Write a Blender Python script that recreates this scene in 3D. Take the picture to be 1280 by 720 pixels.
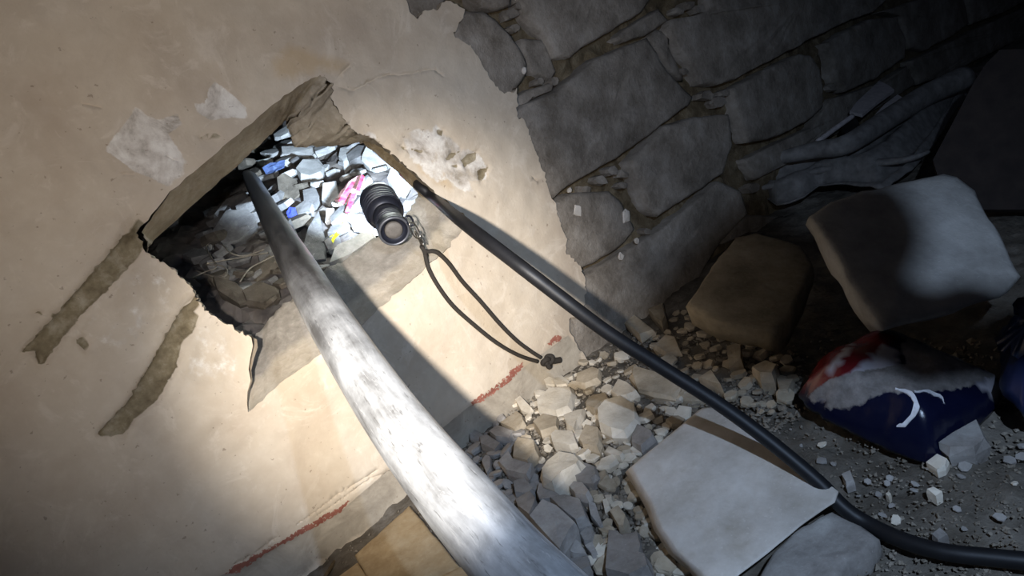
import bpy, bmesh, math, random
import numpy as np
from mathutils import Vector, Matrix, noise
from mathutils.geometry import delaunay_2d_cdt

for o in list(bpy.data.objects):
    bpy.data.objects.remove(o)
SC = bpy.context.scene
COL = SC.collection
random.seed(7)
rng = np.random.default_rng(7)

# ------------------------------------------------------------------ camera
DIST, FPX = 0.7, 850.0
AX = np.array([.724, -.441, .530]); AX /= np.linalg.norm(AX)
AD = np.array([.326, .896, .300]); AD -= AX * (AX @ AD); AD /= np.linalg.norm(AD)
AY = np.cross(AX, AD)
CM = np.array([AX, AY, -AD])                 # camera (right, down, forward) -> world
def ray(px, py): return CM @ np.array([px - 640.0, py - 360.0, FPX])
_r = ray(580, 563)
CAMH = -_r[2] * DIST / _r[1]
CAM = np.array([0.0, -DIST, CAMH])
def W(px, py, y=0.0):                        # point of the wall plane y seen at a photo pixel
    r = ray(px, py); return CAM + r * ((y + DIST) / r[1])
def F(px, py, z=0.0):                        # point of the floor plane z
    r = ray(px, py); return CAM + r * ((z - CAMH) / r[2])
def DP(px, py, depth):                       # point at a distance along the view axis
    return CAM + ray(px, py) * (depth / FPX)
def PL(px, py, p0, n):                       # point of a general plane
    r = ray(px, py); return CAM + r * (np.dot(np.array(p0) - CAM, n) / np.dot(r, n))

cd = bpy.data.cameras.new('camera'); cam = bpy.data.objects.new('camera', cd); COL.objects.link(cam)
cd.sensor_fit = 'HORIZONTAL'; cd.sensor_width = 36.0; cd.lens = 36.0 * FPX / 1280.0
cd.clip_start = 0.01
R = Matrix((CM[:, 0], -CM[:, 1], -CM[:, 2])).transposed().to_4x4()
cam.matrix_world = Matrix.Translation(CAM) @ R
SC.camera = cam

# ------------------------------------------------------------------ world, lights, exposure
SC.view_settings.view_transform = 'Standard'
SC.view_settings.look = 'None'
SC.view_settings.exposure = 0.0
SC.view_settings.gamma = 1.0
SC.view_settings.use_curve_mapping = False
wd = bpy.data.worlds.new('night'); SC.world = wd; wd.use_nodes = True
wd.node_tree.nodes['Background'].inputs[0].default_value = (.55, .65, 1.0, 1)
wd.node_tree.nodes['Background'].inputs[1].default_value = 0.014
def spot(name, loc, target, energy, color, angle, blend, size):
    l = bpy.data.lights.new(name, 'SPOT'); l.energy = energy; l.color = color
    l.spot_size = math.radians(angle); l.spot_blend = blend; l.shadow_soft_size = size
    o = bpy.data.objects.new(name, l); COL.objects.link(o); o.location = loc
    o.rotation_euler = (Vector(target) - Vector(loc)).to_track_quat('-Z', 'Y').to_euler()
    return o
LA = CAM + CM @ np.array([-.05, .006, -.03])      # warm hand lamp held left of the phone
LB = CAM + CM @ np.array([.10, -.16, -.08])        # cool phone light above right
spot('warm_hand_lamp_core', LA, W(512, 415), 50.0, (1.0, .94, .86), 40, 1.0, .006)
spot('warm_hand_lamp_spill', LA, W(410, 190), 8.6, (1.0, .93, .89), 79, 1.0, .006)
spot('cool_phone_light', LB, F(900, 490), 13.0, (.52, .70, 1.0), 98, 1.0, .005)

# ------------------------------------------------------------------ helpers
def mesh_obj(name, verts, faces, mat, parent=None, smooth=False, origin=None, at_center=True):
    v = np.array(verts, float)
    if origin is None:
        origin = np.array([v[:, 0].mean(), v[:, 1].mean(), v[:, 2].min()]) if at_center else np.zeros(3)
    origin = np.array(origin, float)
    me = bpy.data.meshes.new(name)
    me.from_pydata((v - origin).tolist(), [], faces); me.update()
    o = bpy.data.objects.new(name, me); COL.objects.link(o)
    if mat: me.materials.append(mat)
    if smooth: me.polygons.foreach_set('use_smooth', [True] * len(me.polygons))
    o.location = origin
    if parent:
        o.parent = parent
        o.location = origin - wloc(parent)
    return o
def wloc(o):
    p = np.array(o.location, float)
    while o.parent:
        o = o.parent; p = p + np.array(o.location, float)
    return p
def fixn(o):
    bm = bmesh.new(); bm.from_mesh(o.data); bmesh.ops.recalc_face_normals(bm, faces=bm.faces); bm.to_mesh(o.data); bm.free()
    return o
def tag(o, label=None, cat=None, group=None, kind=None):
    if label: o['label'] = label
    if cat: o['category'] = cat
    if group: o['group'] = group
    if kind: o['kind'] = kind
    return o
def empty(name, loc):
    o = bpy.data.objects.new(name, None); COL.objects.link(o); o.location = loc; o.empty_display_size = .02
    return o
def nz(p, s, seed=0.0):
    return noise.noise(Vector((p[0] * s + seed * 7.13, p[1] * s - seed * 3.7, p[2] * s + seed * 1.9)))
def fb(p, s, seed=0.0, oct=4):
    return noise.fractal(Vector((p[0] * s + seed * 7.13, p[1] * s - seed * 3.7, p[2] * s + seed * 1.9)), 1.0, 2.0, oct)
def inside(P, poly):
    P = np.asarray(P, float); poly = np.asarray(poly, float)
    x, y = P[:, 0], P[:, 1]; r = np.zeros(len(P), bool); j = len(poly) - 1
    for i in range(len(poly)):
        xi, yi = poly[i]; xj, yj = poly[j]
        c = ((yi > y) != (yj > y)) & (x < (xj - xi) * (y - yi) / (yj - yi + 1e-15) + xi)
        r ^= c; j = i
    return r
def dist_line(P, pts, closed=True):
    P = np.asarray(P, float); pts = np.asarray(pts, float); best = np.full(len(P), 1e9)
    n = len(pts)
    for i in range(n if closed else n - 1):
        a, b = pts[i], pts[(i + 1) % n]; ab = b - a
        t = np.clip(((P - a) @ ab) / (ab @ ab + 1e-15), 0, 1)
        best = np.minimum(best, np.linalg.norm(P - (a + t[:, None] * ab), axis=1))
    return best
def sd(P, poly):                              # positive inside
    d = dist_line(P, poly); return np.where(inside(P, poly), d, -d)
def sstep(a, b, x):
    t = np.clip((x - a) / (b - a), 0, 1); return t * t * (3 - 2 * t)
def resample(pts, step, closed=True, jit=0.0):
    pts = np.asarray(pts, float); out = []; n = len(pts)
    for i in range(n if closed else n - 1):
        a, b = pts[i], pts[(i + 1) % n]; m = max(1, int(round(np.linalg.norm(b - a) / step)))
        for k in range(m):
            p = a + (b - a) * k / m
            if jit and k: p = p + rng.normal(0, jit, len(p))
            out.append(p)
    if not closed: out.append(pts[-1])
    return np.array(out)
def cdt(poly, step, extra=None, hole=None, coarse=None):
    poly = np.asarray(poly, float); lo, hi = poly.min(0), poly.max(0)
    gx, gy = np.meshgrid(np.arange(lo[0], hi[0], step), np.arange(lo[1], hi[1], step))
    g = np.stack([gx.ravel(), gy.ravel()], 1) + rng.uniform(-.3, .3, (gx.size, 2)) * step
    g = g[inside(g, poly)]; g = g[dist_line(g, poly) > step * .5]
    if hole is not None:
        hole = np.asarray(hole, float)
        g = g[~inside(g, hole)]; g = g[dist_line(g, hole) > step * .5]
    nb = len(poly); pts = [*poly]; edges = [(i, (i + 1) % nb) for i in range(nb)]
    if hole is not None:
        s = len(pts); pts += [*hole]; edges += [(s + i, s + (i + 1) % len(hole)) for i in range(len(hole))]
    if extra is not None and len(extra):
        e = np.asarray(extra); e = e[inside(e, poly)]
        if hole is not None: e = e[~inside(e, hole)]; e = e[dist_line(e, hole) > step * .2]
        e = e[dist_line(e, poly) > step * .2]
        pts += [*e]
    pts += [*g]
    co, _, fs, _, _, _ = delaunay_2d_cdt([Vector(p) for p in pts], edges, [], 0, 1e-7)
    co = np.array([(c.x, c.y) for c in co]); fs = [list(f) for f in fs]
    cen = np.array([co[f].mean(0) for f in fs])
    k = inside(cen, poly)
    if hole is not None: k &= ~inside(cen, hole)
    return co, [f for f, q in zip(fs, k) if q]
def tube(name, pts, rad, mat, parent=None, sides=12, closed=False, caps=True, smooth=True, sub=6, flat=1.0):
    P = np.array(pts, float); n = len(P)
    rad = np.full(n, rad) if np.isscalar(rad) else np.array(rad, float)
    Q, Rr = [], []
    rng_i = range(n) if closed else range(n - 1)
    for i in rng_i:                           # catmull-rom
        if closed: p0, p1, p2, p3 = P[(i - 1) % n], P[i], P[(i + 1) % n], P[(i + 2) % n]
        else: p0, p1, p2, p3 = P[max(i - 1, 0)], P[i], P[i + 1], P[min(i + 2, n - 1)]
        for k in range(sub):
            t = k / sub
            Q.append(.5 * ((2 * p1) + (-p0 + p2) * t + (2 * p0 - 5 * p1 + 4 * p2 - p3) * t * t + (-p0 + 3 * p1 - 3 * p2 + p3) * t ** 3))
            Rr.append(rad[i] * (1 - t) + rad[(i + 1) % n] * t)
    if not closed: Q.append(P[-1]); Rr.append(rad[-1])
    Q = np.array(Q); m = len(Q); V, Fs = [], []
    up = np.array([.13, .29, .95])
    for i in range(m):
        a = Q[(i - 1) % m] if closed or i else Q[i]; b = Q[(i + 1) % m] if closed or i < m - 1 else Q[i]
        t = b - a; t /= np.linalg.norm(t) + 1e-12
        s = np.cross(t, up); s /= np.linalg.norm(s) + 1e-12; u = np.cross(s, t)
        for k in range(sides):
            w = 2 * math.pi * k / sides
            V.append(Q[i] + Rr[i] * (s * math.cos(w) + u * math.sin(w) * flat))
    for i in range(m if closed else m - 1):
        for k in range(sides):
            j = (i + 1) % m
            Fs.append((i * sides + k, i * sides + (k + 1) % sides, j * sides + (k + 1) % sides, j * sides + k))
    if caps and not closed:
        Fs.append(tuple(range(sides))[::-1]); Fs.append(tuple(range((m - 1) * sides, m * sides)))
    o = mesh_obj(name, V, Fs, mat, parent, smooth)
    cum = np.concatenate([[0], np.cumsum(np.linalg.norm(np.diff(Q, axis=0), axis=1))])
    uv = np.array([(math.cos(2 * math.pi * k / sides) * Rr[i], math.sin(2 * math.pi * k / sides) * Rr[i], cum[i]) for i in range(m) for k in range(sides)], np.float32)
    a = o.data.attributes.new('tubeco', 'FLOAT_VECTOR', 'POINT'); a.data.foreach_set('vector', uv.ravel())
    return fixn(o)
def block(name, outline, ext, mat, parent=None, bevel=.004, step=.012, rough=.002, seed=1, smooth=True, rings=None, ns=25):
    """outline: 3-D points of the visible face; ext: vector to the hidden face; worn edges and uneven faces"""
    O = resample(np.array(outline, float), step, True)
    ext = np.array(ext, float); th = np.linalg.norm(ext); e = ext / th
    c = O.mean(0); size = np.linalg.norm(O - c, axis=1).mean()
    b = bevel / size
    prof = [(1 - 2.2 * b - .55, 0), (1 - 2.2 * b - .25, 0), (1 - 2.2 * b, 0), (1 - .9 * b, bevel * .25), (1, bevel), (1.0, th * .5), (1 - .5 * b, th - bevel * .5), (1 - 2.2 * b, th)]
    V, Fs = [], []; n = len(O)
    V.append(c + e * 0)
    for s, dpt in prof:
        for p in O: V.append(c + (p - c) * s + e * dpt)
    V.append(c + ext)
    V = np.array(V)
    for i in range(len(V)):
        p = V[i]; q = p * 1.0
        k = fb(p, ns, seed) * rough + fb(p, ns * 4, seed + 3) * rough * .45
        k2 = fb(p, ns, seed + 9) * rough * 1.4
        rad = p - c; rad = rad - e * (rad @ e); l = np.linalg.norm(rad)
        V[i] = p - e * k + (rad / l * k2 if l > 1e-6 else 0)
    for k in range(n): Fs.append((0, 1 + k, 1 + (k + 1) % n))
    for r_ in range(len(prof) - 1):
        a = 1 + r_ * n
        for k in range(n): Fs.append((a + k, a + n + k, a + n + (k + 1) % n, a + (k + 1) % n))
    a = 1 + (len(prof) - 1) * n
    for k in range(n): Fs.append((a + k, len(V) - 1, a + (k + 1) % n))
    return fixn(mesh_obj(name, V, Fs, mat, parent, smooth))
def chip(name, outline, h, mat, seed, parent=None, down=(0, 0, -1), top=.88):
    """an angular stone: a flat-ish faceted top inside the outline, widest at mid height"""
    r = random.Random(seed); O = np.array(outline, float); c = O.mean(0); dn = np.array(down, float); n = len(O)
    tilt = np.array([r.uniform(-.3, .3), r.uniform(-.3, .3), 0])
    V, Fs = [], []
    off = (O - c) @ tilt
    for i, p in enumerate(O): V.append(c + (p - c) * (top + r.uniform(-.12, .12)) - dn * h * (.36 + r.uniform(-.04, .04)) + np.array([0, 0, off[i] * .5]))
    for p in O: V.append(p + dn * h * r.uniform(.0, .15))
    for p in O: V.append(c + (p - c) * r.uniform(.75, 1.0) + dn * h * .75)
    V.append(c - dn * h * (.38 + r.uniform(-.02, .03)) + np.array([r.uniform(-.2, .2), r.uniform(-.2, .2), 0]) * np.linalg.norm(O[0] - c))
    V.append(c + dn * h * .8)
    for k in range(n):
        j = (k + 1) % n
        Fs += [(3 * n, k, j), (k, n + k, n + j, j), (n + k, 2 * n + k, 2 * n + j, n + j), (2 * n + k, 3 * n + 1, 2 * n + j)]
    return fixn(mesh_obj(name, V, Fs, mat, parent, False))
def setattr_color(o, name, arr):
    a = o.data.attributes.new(name, 'FLOAT_COLOR', 'POINT')
    arr = np.concatenate([arr, np.ones((len(arr), 1))], 1).astype(np.float32)
    a.data.foreach_set('color', arr.ravel())

# ------------------------------------------------------------------ materials
def srgb(r, g, b): 
    f = lambda c: (c / 255 / 12.92) if c / 255 <= .04045 else ((c / 255 + .055) / 1.055) ** 2.4
    return (f(r), f(g), f(b), 1)
class NT:
    def __init__(s, name):
        s.m = bpy.data.materials.new(name); s.m.use_nodes = True; s.t = s.m.node_tree; s.b = s.t.nodes['Principled BSDF']
        s.co = s.n('ShaderNodeNewGeometry').outputs['Position']
    def n(s, t, **kw):
        x = s.t.nodes.new(t)
        for k, v in kw.items(): setattr(x, k, v)
        return x
    def l(s, a, b): s.t.links.new(a, b)
    def noise(s, scale, detail=6, rough=.6, co=None, dist=0.0):
        x = s.n('ShaderNodeTexNoise'); x.inputs['Scale'].default_value = scale; x.inputs['Detail'].default_value = detail
        x.inputs['Roughness'].default_value = rough; x.inputs['Distortion'].default_value = dist; s.l(co or s.co, x.inputs['Vector']); return x.outputs['Fac']
    def ramp(s, fac, stops):
        x = s.n('ShaderNodeValToRGB'); e = x.color_ramp.elements
        while len(e) < len(stops): e.new(.5)
        for i, (p, c) in enumerate(stops): e[i].position = p; e[i].color = c if not isinstance(c, float) else (c, c, c, 1)
        s.l(fac, x.inputs[0]); return x.outputs[0]
    def mix(s, fac, a, b, mode='MIX'):
        x = s.n('ShaderNodeMix', data_type='RGBA', blend_type=mode)
        for v, i in ((fac, 0), (a, 6), (b, 7)):
            if isinstance(v, (int, float)): x.inputs[i].default_value = v if i == 0 else (v, v, v, 1)
            elif isinstance(v, tuple): x.inputs[i].default_value = v
            else: s.l(v, x.inputs[i])
        return x.outputs[2]
    def math(s, op, a, b=0.0, c=None):
        x = s.n('ShaderNodeMath', operation=op)
        for i, v in enumerate((a, b) if c is None else (a, b, c)):
            if isinstance(v, (int, float)): x.inputs[i].default_value = v
            else: s.l(v, x.inputs[i])
        return x.outputs[0]
    def attr(s, name):
        a = s.n('ShaderNodeAttribute', attribute_name=name); sp = s.n('ShaderNodeSeparateColor'); s.l(a.outputs['Color'], sp.inputs[0]); return sp.outputs
    def bump(s, h, strength=.4, dist=.002):
        x = s.n('ShaderNodeBump'); x.inputs['Strength'].default_value = strength; x.inputs['Distance'].default_value = dist
        s.l(h, x.inputs['Height']); s.l(x.outputs[0], s.b.inputs['Normal']); return x
    def done(s, col, rough=.85, spec=.25, metal=0.0):
        if isinstance(col, tuple): s.b.inputs['Base Color'].default_value = col
        else: s.l(col, s.b.inputs['Base Color'])
        if isinstance(rough, (int, float)): s.b.inputs['Roughness'].default_value = rough
        else: s.l(rough, s.b.inputs['Roughness'])
        s.b.inputs['Specular IOR Level'].default_value = spec; s.b.inputs['Metallic'].default_value = metal
        return s.m
def stone_mat(name, lo, mid, hi, scale=30, bump=.5, vary=.25, dark=None, rough=.9):
    t = NT(name)
    a = t.noise(scale, 8, .65); b = t.noise(scale * 6, 5, .7); c = t.noise(scale * .35, 3, .5)
    col = t.ramp(a, [(.3, lo), (.5, mid), (.72, hi)])
    col = t.mix(t.math('MULTIPLY', b, .35), col, t.ramp(b, [(.35, lo), (.65, hi)]), 'MIX')
    col = t.mix(.45, col, t.ramp(c, [(.35, .55), (.65, 1.25)]), 'MULTIPLY')
    if vary:
        oi = t.n('ShaderNodeObjectInfo'); v = t.math('MULTIPLY_ADD', oi.outputs['Random'], vary, 1 - vary / 2)
        col = t.mix(1.0, col, t.n_comb(v), 'MULTIPLY')
    sp = t.ramp(t.noise(scale * 14, 2, .5), [(.66, 0.0), (.72, 1.0)])
    col = t.mix(t.math('MULTIPLY', sp, .35), col, hi)
    t.bump(t.math('ADD', a, t.math('MULTIPLY', b, .5)), bump, .004)
    return t.done(col, rough, .2)
def _nc(self, v):
    x = self.n('ShaderNodeCombineColor')
    for i in range(3): self.l(v, x.inputs[i])
    return x.outputs[0]
NT.n_comb = _nc

M = {}
def plaster_mat():
    t = NT('plaster'); m1 = t.attr('mask'); m2 = t.attr('mask2')
    n1 = t.noise(9, 5, .55); n2 = t.noise(60, 6, .65); n3 = t.noise(260, 4, .6); n4 = t.noise(25, 6, .7, dist=.6)
    col = t.ramp(n1, [(.3, srgb(190, 174, 154)), (.5, srgb(202, 188, 168)), (.72, srgb(210, 198, 180))])
    col = t.mix(t.math('MULTIPLY', n2, .3), col, t.ramp(n2, [(.4, srgb(188, 166, 142)), (.65, srgb(222, 208, 190))]))
    sm = t.noise(6, 7, .62, dist=1.4)
    col = t.mix(t.math('MULTIPLY', t.ramp(sm, [(.5, 0.0), (.68, 1.0)]), .4), col, srgb(168, 152, 136))
    col = t.mix(t.math('MULTIPLY', t.ramp(t.noise(18, 7, .7, dist=2.2), [(.54, 0.0), (.66, 1.0)]), .4), col, srgb(226, 214, 198))
    def msk(ch, amt=.55, lo=.45, hi=.6, nn=None):
        return t.ramp(t.math('ADD', ch, t.math('MULTIPLY_ADD', nn or n2, amt, -amt / 2)), [(lo, 0.0), (hi, 1.0)])
    st = msk(m2[1], .9, .35, .8, n4)
    col = t.mix(t.math('MULTIPLY', st, .55), col, srgb(190, 162, 122))
    pale = t.ramp(t.math('ADD', t.math('MULTIPLY', n4, .6), t.math('MULTIPLY', n2, .4)), [(.36, srgb(150, 140, 126)), (.47, srgb(204, 195, 184)), (.58, srgb(232, 226, 216))])
    col = t.mix(msk(m1[0], .7), col, pale)
    mort = t.ramp(n2, [(.32, srgb(104, 92, 72)), (.5, srgb(134, 122, 98)), (.7, srgb(168, 158, 138))])
    col = t.mix(msk(m1[2], .35), col, mort)
    dado = t.ramp(n4, [(.35, srgb(150, 140, 126)), (.65, srgb(184, 174, 158))])
    col = t.mix(msk(m2[0], .5), col, dado)
    col = t.mix(msk(m1[1], 1.3, .5, .56, n3), col, t.ramp(n2, [(.3, srgb(138, 82, 70)), (.7, srgb(166, 112, 96))]))
    spk = t.ramp(t.noise(170, 3, .5), [(.685, 0.0), (.73, 1.0)])
    col = t.mix(t.math('MULTIPLY', spk, .5), col, srgb(120, 100, 84))
    t.bump(t.math('ADD', t.math('MULTIPLY', n2, .8), t.math('MULTIPLY', n3, .35)), .35, .0025)
    return t.done(col, .9, .2)
M['plaster'] = plaster_mat()
M['wall_stone'] = stone_mat('wall_stone', srgb(104, 95, 84), srgb(140, 131, 120), srgb(172, 164, 154), 24, .9, .25)
M['mortar'] = stone_mat('mortar', srgb(78, 66, 48), srgb(110, 96, 74), srgb(144, 132, 110), 45, .9, 0)
M['rubble'] = stone_mat('rubble', srgb(196, 184, 164), srgb(218, 208, 190), srgb(234, 226, 212), 40, .35, .3)
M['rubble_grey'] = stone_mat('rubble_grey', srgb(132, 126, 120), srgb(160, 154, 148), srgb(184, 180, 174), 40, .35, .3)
M['inner'] = stone_mat('inner_rubble', srgb(70, 68, 68), srgb(92, 90, 90), srgb(116, 114, 112), 40, .4, .5)  # dimness of the cavity put into a darker stone colour
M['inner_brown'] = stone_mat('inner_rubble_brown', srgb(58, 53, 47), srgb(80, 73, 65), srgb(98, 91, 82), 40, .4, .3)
M['inner_pale'] = stone_mat('inner_rubble_pale', srgb(120, 118, 116), srgb(146, 144, 142), srgb(166, 164, 160), 40, .3, .3)  # paler copy for the torch-lit side
M['rubble_tan'] = stone_mat('rubble_tan', srgb(158, 144, 122), srgb(184, 170, 148), srgb(206, 194, 174), 40, .4, .25)
M['ground'] = stone_mat('ground', srgb(82, 75, 66), srgb(108, 101, 91), srgb(136, 129, 119), 28, .9, 0)
M['grit'] = stone_mat('grit', srgb(104, 96, 84), srgb(132, 123, 110), srgb(164, 155, 142), 40, .3, 0)
M['slab'] = stone_mat('slab', srgb(182, 172, 158), srgb(206, 198, 188), srgb(224, 218, 210), 26, .25, 0)
M['fallen'] = stone_mat('fallen_block', srgb(144, 140, 134), srgb(170, 166, 160), srgb(190, 186, 180), 18, .5, 0)
M['fallen_tan'] = stone_mat('fallen_block_tan', srgb(116, 106, 88), srgb(142, 130, 110), srgb(166, 154, 134), 26, .5, 0)
M['tile'] = stone_mat('tile', srgb(150, 126, 92), srgb(178, 156, 122), srgb(196, 178, 148), 30, .4, .15)
def reveal_mat():
    t = NT('cut_masonry'); m = t.attr('mask')
    n1 = t.noise(30, 8, .65); n2 = t.noise(130, 5, .7)
    g = t.ramp(n1, [(.3, srgb(126, 120, 112)), (.55, srgb(152, 146, 138)), (.75, srgb(174, 168, 160))])
    w = t.ramp(n1, [(.3, srgb(188, 176, 158)), (.55, srgb(208, 198, 184)), (.75, srgb(220, 212, 200))])
    b = t.ramp(n1, [(.3, srgb(140, 124, 98)), (.55, srgb(168, 152, 124)), (.75, srgb(190, 174, 148))])
    c = t.mix(m[0], g, w); c = t.mix(m[1], c, b)
    c = t.mix(t.math('MULTIPLY', n2, .25), c, t.ramp(n2, [(.35, srgb(110, 98, 80)), (.65, srgb(220, 210, 196))]))
    t.bump(t.math('ADD', n1, t.math('MULTIPLY', n2, .5)), .6, .004)
    return t.done(c, .9, .2)
M['reveal'] = reveal_mat()
def pipe_mat():
    t = NT('dull_lead_pipe')
    at = t.n('ShaderNodeAttribute', attribute_name='tubeco').outputs['Vector']
    mp = t.n('ShaderNodeMapping'); mp.inputs['Scale'].default_value = (1, 1, .16); t.l(at, mp.inputs[0]); st = mp.outputs[0]
    n1 = t.noise(90, 8, .65, st, .3); n2 = t.noise(260, 6, .75, st, .6); n3 = t.noise(40, 5, .6); n4 = t.noise(420, 3, .6, st)
    col = t.ramp(t.math('ADD', t.math('MULTIPLY', n1, .6), t.math('MULTIPLY', n3, .4)), [(.36, srgb(150, 150, 150)), (.5, srgb(204, 206, 208)), (.62, srgb(238, 240, 242))])
    scr = t.ramp(n2, [(.56, 0.0), (.66, 1.0)])
    col = t.mix(t.math('MULTIPLY', scr, .7), col, srgb(246, 246, 246))
    drk = t.ramp(n4, [(.30, 1.0), (.38, 0.0)])
    col = t.mix(t.math('MULTIPLY', drk, .6), col, srgb(100, 98, 94))
    sx = t.n('ShaderNodeSeparateXYZ'); t.l(at, sx.inputs[0])          # far length has a darker tone, fading to bright metal
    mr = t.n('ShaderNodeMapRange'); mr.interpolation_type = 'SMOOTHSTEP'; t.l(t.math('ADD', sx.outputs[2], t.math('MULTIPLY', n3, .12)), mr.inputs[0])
    mr.inputs[1].default_value = DARK_RUN[0]; mr.inputs[2].default_value = DARK_RUN[1]
    dark_tone = t.ramp(n1, [(.35, srgb(58, 58, 60)), (.6, srgb(104, 104, 106))])
    col = t.mix(mr.outputs[0], dark_tone, col)
    rg = t.math('MULTIPLY_ADD', n1, .4, .2)
    t.bump(t.math('ADD', n3, t.math('MULTIPLY', n2, .5)), .25, .0015)
    return t.done(col, rg, .5, .62)
def simple(name, c, rough=.6, metal=0, spec=.4, bump=0, scale=200, c2=None):
    t = NT(name); n = t.noise(scale, 4, .6)
    col = t.ramp(n, [(.35, c), (.65, c2 or tuple(min(1, x * 1.35) for x in c[:3]) + (1,))])
    if bump: t.bump(n, bump, .001)
    return t.done(col, rough, spec, metal)
M['rubber'] = simple('black_rubber', srgb(24, 24, 26), .5, 0, .35, .15, 90)
M['cord'] = simple('charcoal_cord', srgb(52, 48, 44), .8, 0, .2, .6, 700)
M['torch'] = simple('anodised_black', srgb(34, 36, 46), .42, .3, .5, .1, 300)
M['torch_edge'] = simple('worn_torch_edge', srgb(90, 92, 98), .4, .5, .5, .1, 300)
M['button'] = simple('rubber_button', srgb(92, 88, 84), .6, 0, .4, .2, 300)
M['steel'] = simple('ring_steel', srgb(170, 165, 158), .3, 1, .5)
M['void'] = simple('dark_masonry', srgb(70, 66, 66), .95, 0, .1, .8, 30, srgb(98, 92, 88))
M['sheet'] = simple('dusty_sheet', srgb(108, 104, 100), .75, 0, .3, .5, 60, srgb(138, 134, 130))
M['card'] = simple('pale_card', srgb(178, 170, 168), .8, 0, .2, .2, 80)
M['board'] = simple('brown_board', srgb(50, 44, 42), .85, 0, .2, .3, 40, srgb(62, 54, 50))
M['black'] = simple('black_plastic', srgb(22, 22, 24), .5)
M['blue_bag'] = simple('blue_plastic', srgb(14, 30, 68), .4, 0, .5, .3, 40)
M['red'] = simple('red_print', srgb(150, 16, 34), .5, 0, .4, .2, 120, srgb(190, 60, 80))
M['packet'] = simple('packet_film', srgb(150, 110, 118), .5, 0, .4, .2, 120, srgb(170, 140, 146))
M['yellow'] = simple('yellow_scrap', srgb(150, 150, 20), .6, 0, .4, .2, 120)
M['blue'] = simple('blue_scrap', srgb(62, 76, 110), .5, 0, .4, .2, 120)
M['root'] = simple('dry_string', srgb(104, 98, 90), .9, 0, .1, .3, 300)
M['white'] = simple('white_print', srgb(214, 212, 214), .5, 0, .4)
t = NT('torch_lens'); t.b.inputs['Emission Color'].default_value = (.8, .9, 1, 1); t.b.inputs['Emission Strength'].default_value = 12; M['lens'] = t.done(srgb(230, 235, 245), .2)
def sack_mat():
    t = NT('printed_sack'); a = t.n('ShaderNodeAttribute', attribute_name='print').outputs['Color']
    d = t.attr('dust'); n = t.noise(90, 6, .7); n2 = t.noise(500, 3, .6)
    du = t.ramp(t.math('ADD', d[0], t.math('MULTIPLY_ADD', n, .9, -.45)), [(.42, 0.0), (.6, 1.0)])
    col = t.mix(du, a, t.ramp(n, [(.35, srgb(104, 98, 94)), (.65, srgb(142, 136, 132))]))
    t.bump(n, .25, .002)
    return t.done(col, t.math('MULTIPLY_ADD', du, .62, .22), .5)
M['sack'] = sack_mat()

# ------------------------------------------------------------------ the wall: hole outline (face of plaster, inner edge)
HOLE = [((400, 94), (357, 150)), ((417, 104), (360, 160)), ((413, 124), (364, 172)), ((425, 142), (368, 184)), ((438, 160), (400, 183)),
        ((452, 168), (430, 181)), ((468, 173), (456, 178)), ((488, 189), (472, 183)), ((505, 205), (490, 197)), ((525, 224), (511, 215)),
        ((548, 244), (523, 231)), ((588, 276), (522, 246)), ((562, 308), (505, 271)), ((532, 334), (470, 297)), ((497, 365), (430, 327)),
        ((463, 396), (408, 334)), ((430, 424), (386, 352)), ((401, 443), (366, 372)), ((350, 480), (345, 388)), ((309, 516), (318, 424)),
        ((313, 427), (315, 421)), ((297, 418), (300, 414)), ((261, 398), (265, 393)), ((247, 381), (251, 377)), ((238, 368), (244, 364)),
        ((231, 360), (236, 354)), ((209, 340), (213, 334)), ((180, 320), (184, 315)), ((177, 290), (192, 301)),
        ((214, 239), (258, 241)), ((280, 183), (301, 203)), ((340, 132), (335, 171)), ((375, 106), (349, 158))]
KEYS = len(HOLE)
INY = [.06] * 11 + [.085] * 9 + [.06] * 8 + [.05] * (KEYS - 28)
LREC = [.019 if 20 <= i <= 27 else 0.0 for i in range(KEYS)]                 # the plaster dips towards the lower left rim
out_w = np.array([W(*((b[0] - .8, b[1] + .6) if yy else a), yy)[[0, 2]] for (a, b), yy in zip(HOLE, LREC)]); in_w = np.array([W(*b, yy) for (a, b), yy in zip(HOLE, INY)])
SUBK = 7
lo, li, lk = [], [], []
for i in range(KEYS):
    a, b = out_w[i], out_w[(i + 1) % KEYS]; c, d_ = in_w[i], in_w[(i + 1) % KEYS]
    for k in range(SUBK):
        t_ = k / SUBK; p = a + (b - a) * t_; q = c + (d_ - c) * t_
        j = (.0011 if k else .0006) * (.4 if i >= 28 else 1)
        lo.append(p + rng.normal(0, j, 2)); li.append(q + rng.normal(0, j * .9, 3)); lk.append(i + t_)
lo = np.array(lo); li = np.array(li); lk = np.array(lk)

def Wp(pts): return np.array([W(*p)[[0, 2]] for p in pts])
wall_back = None
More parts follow.
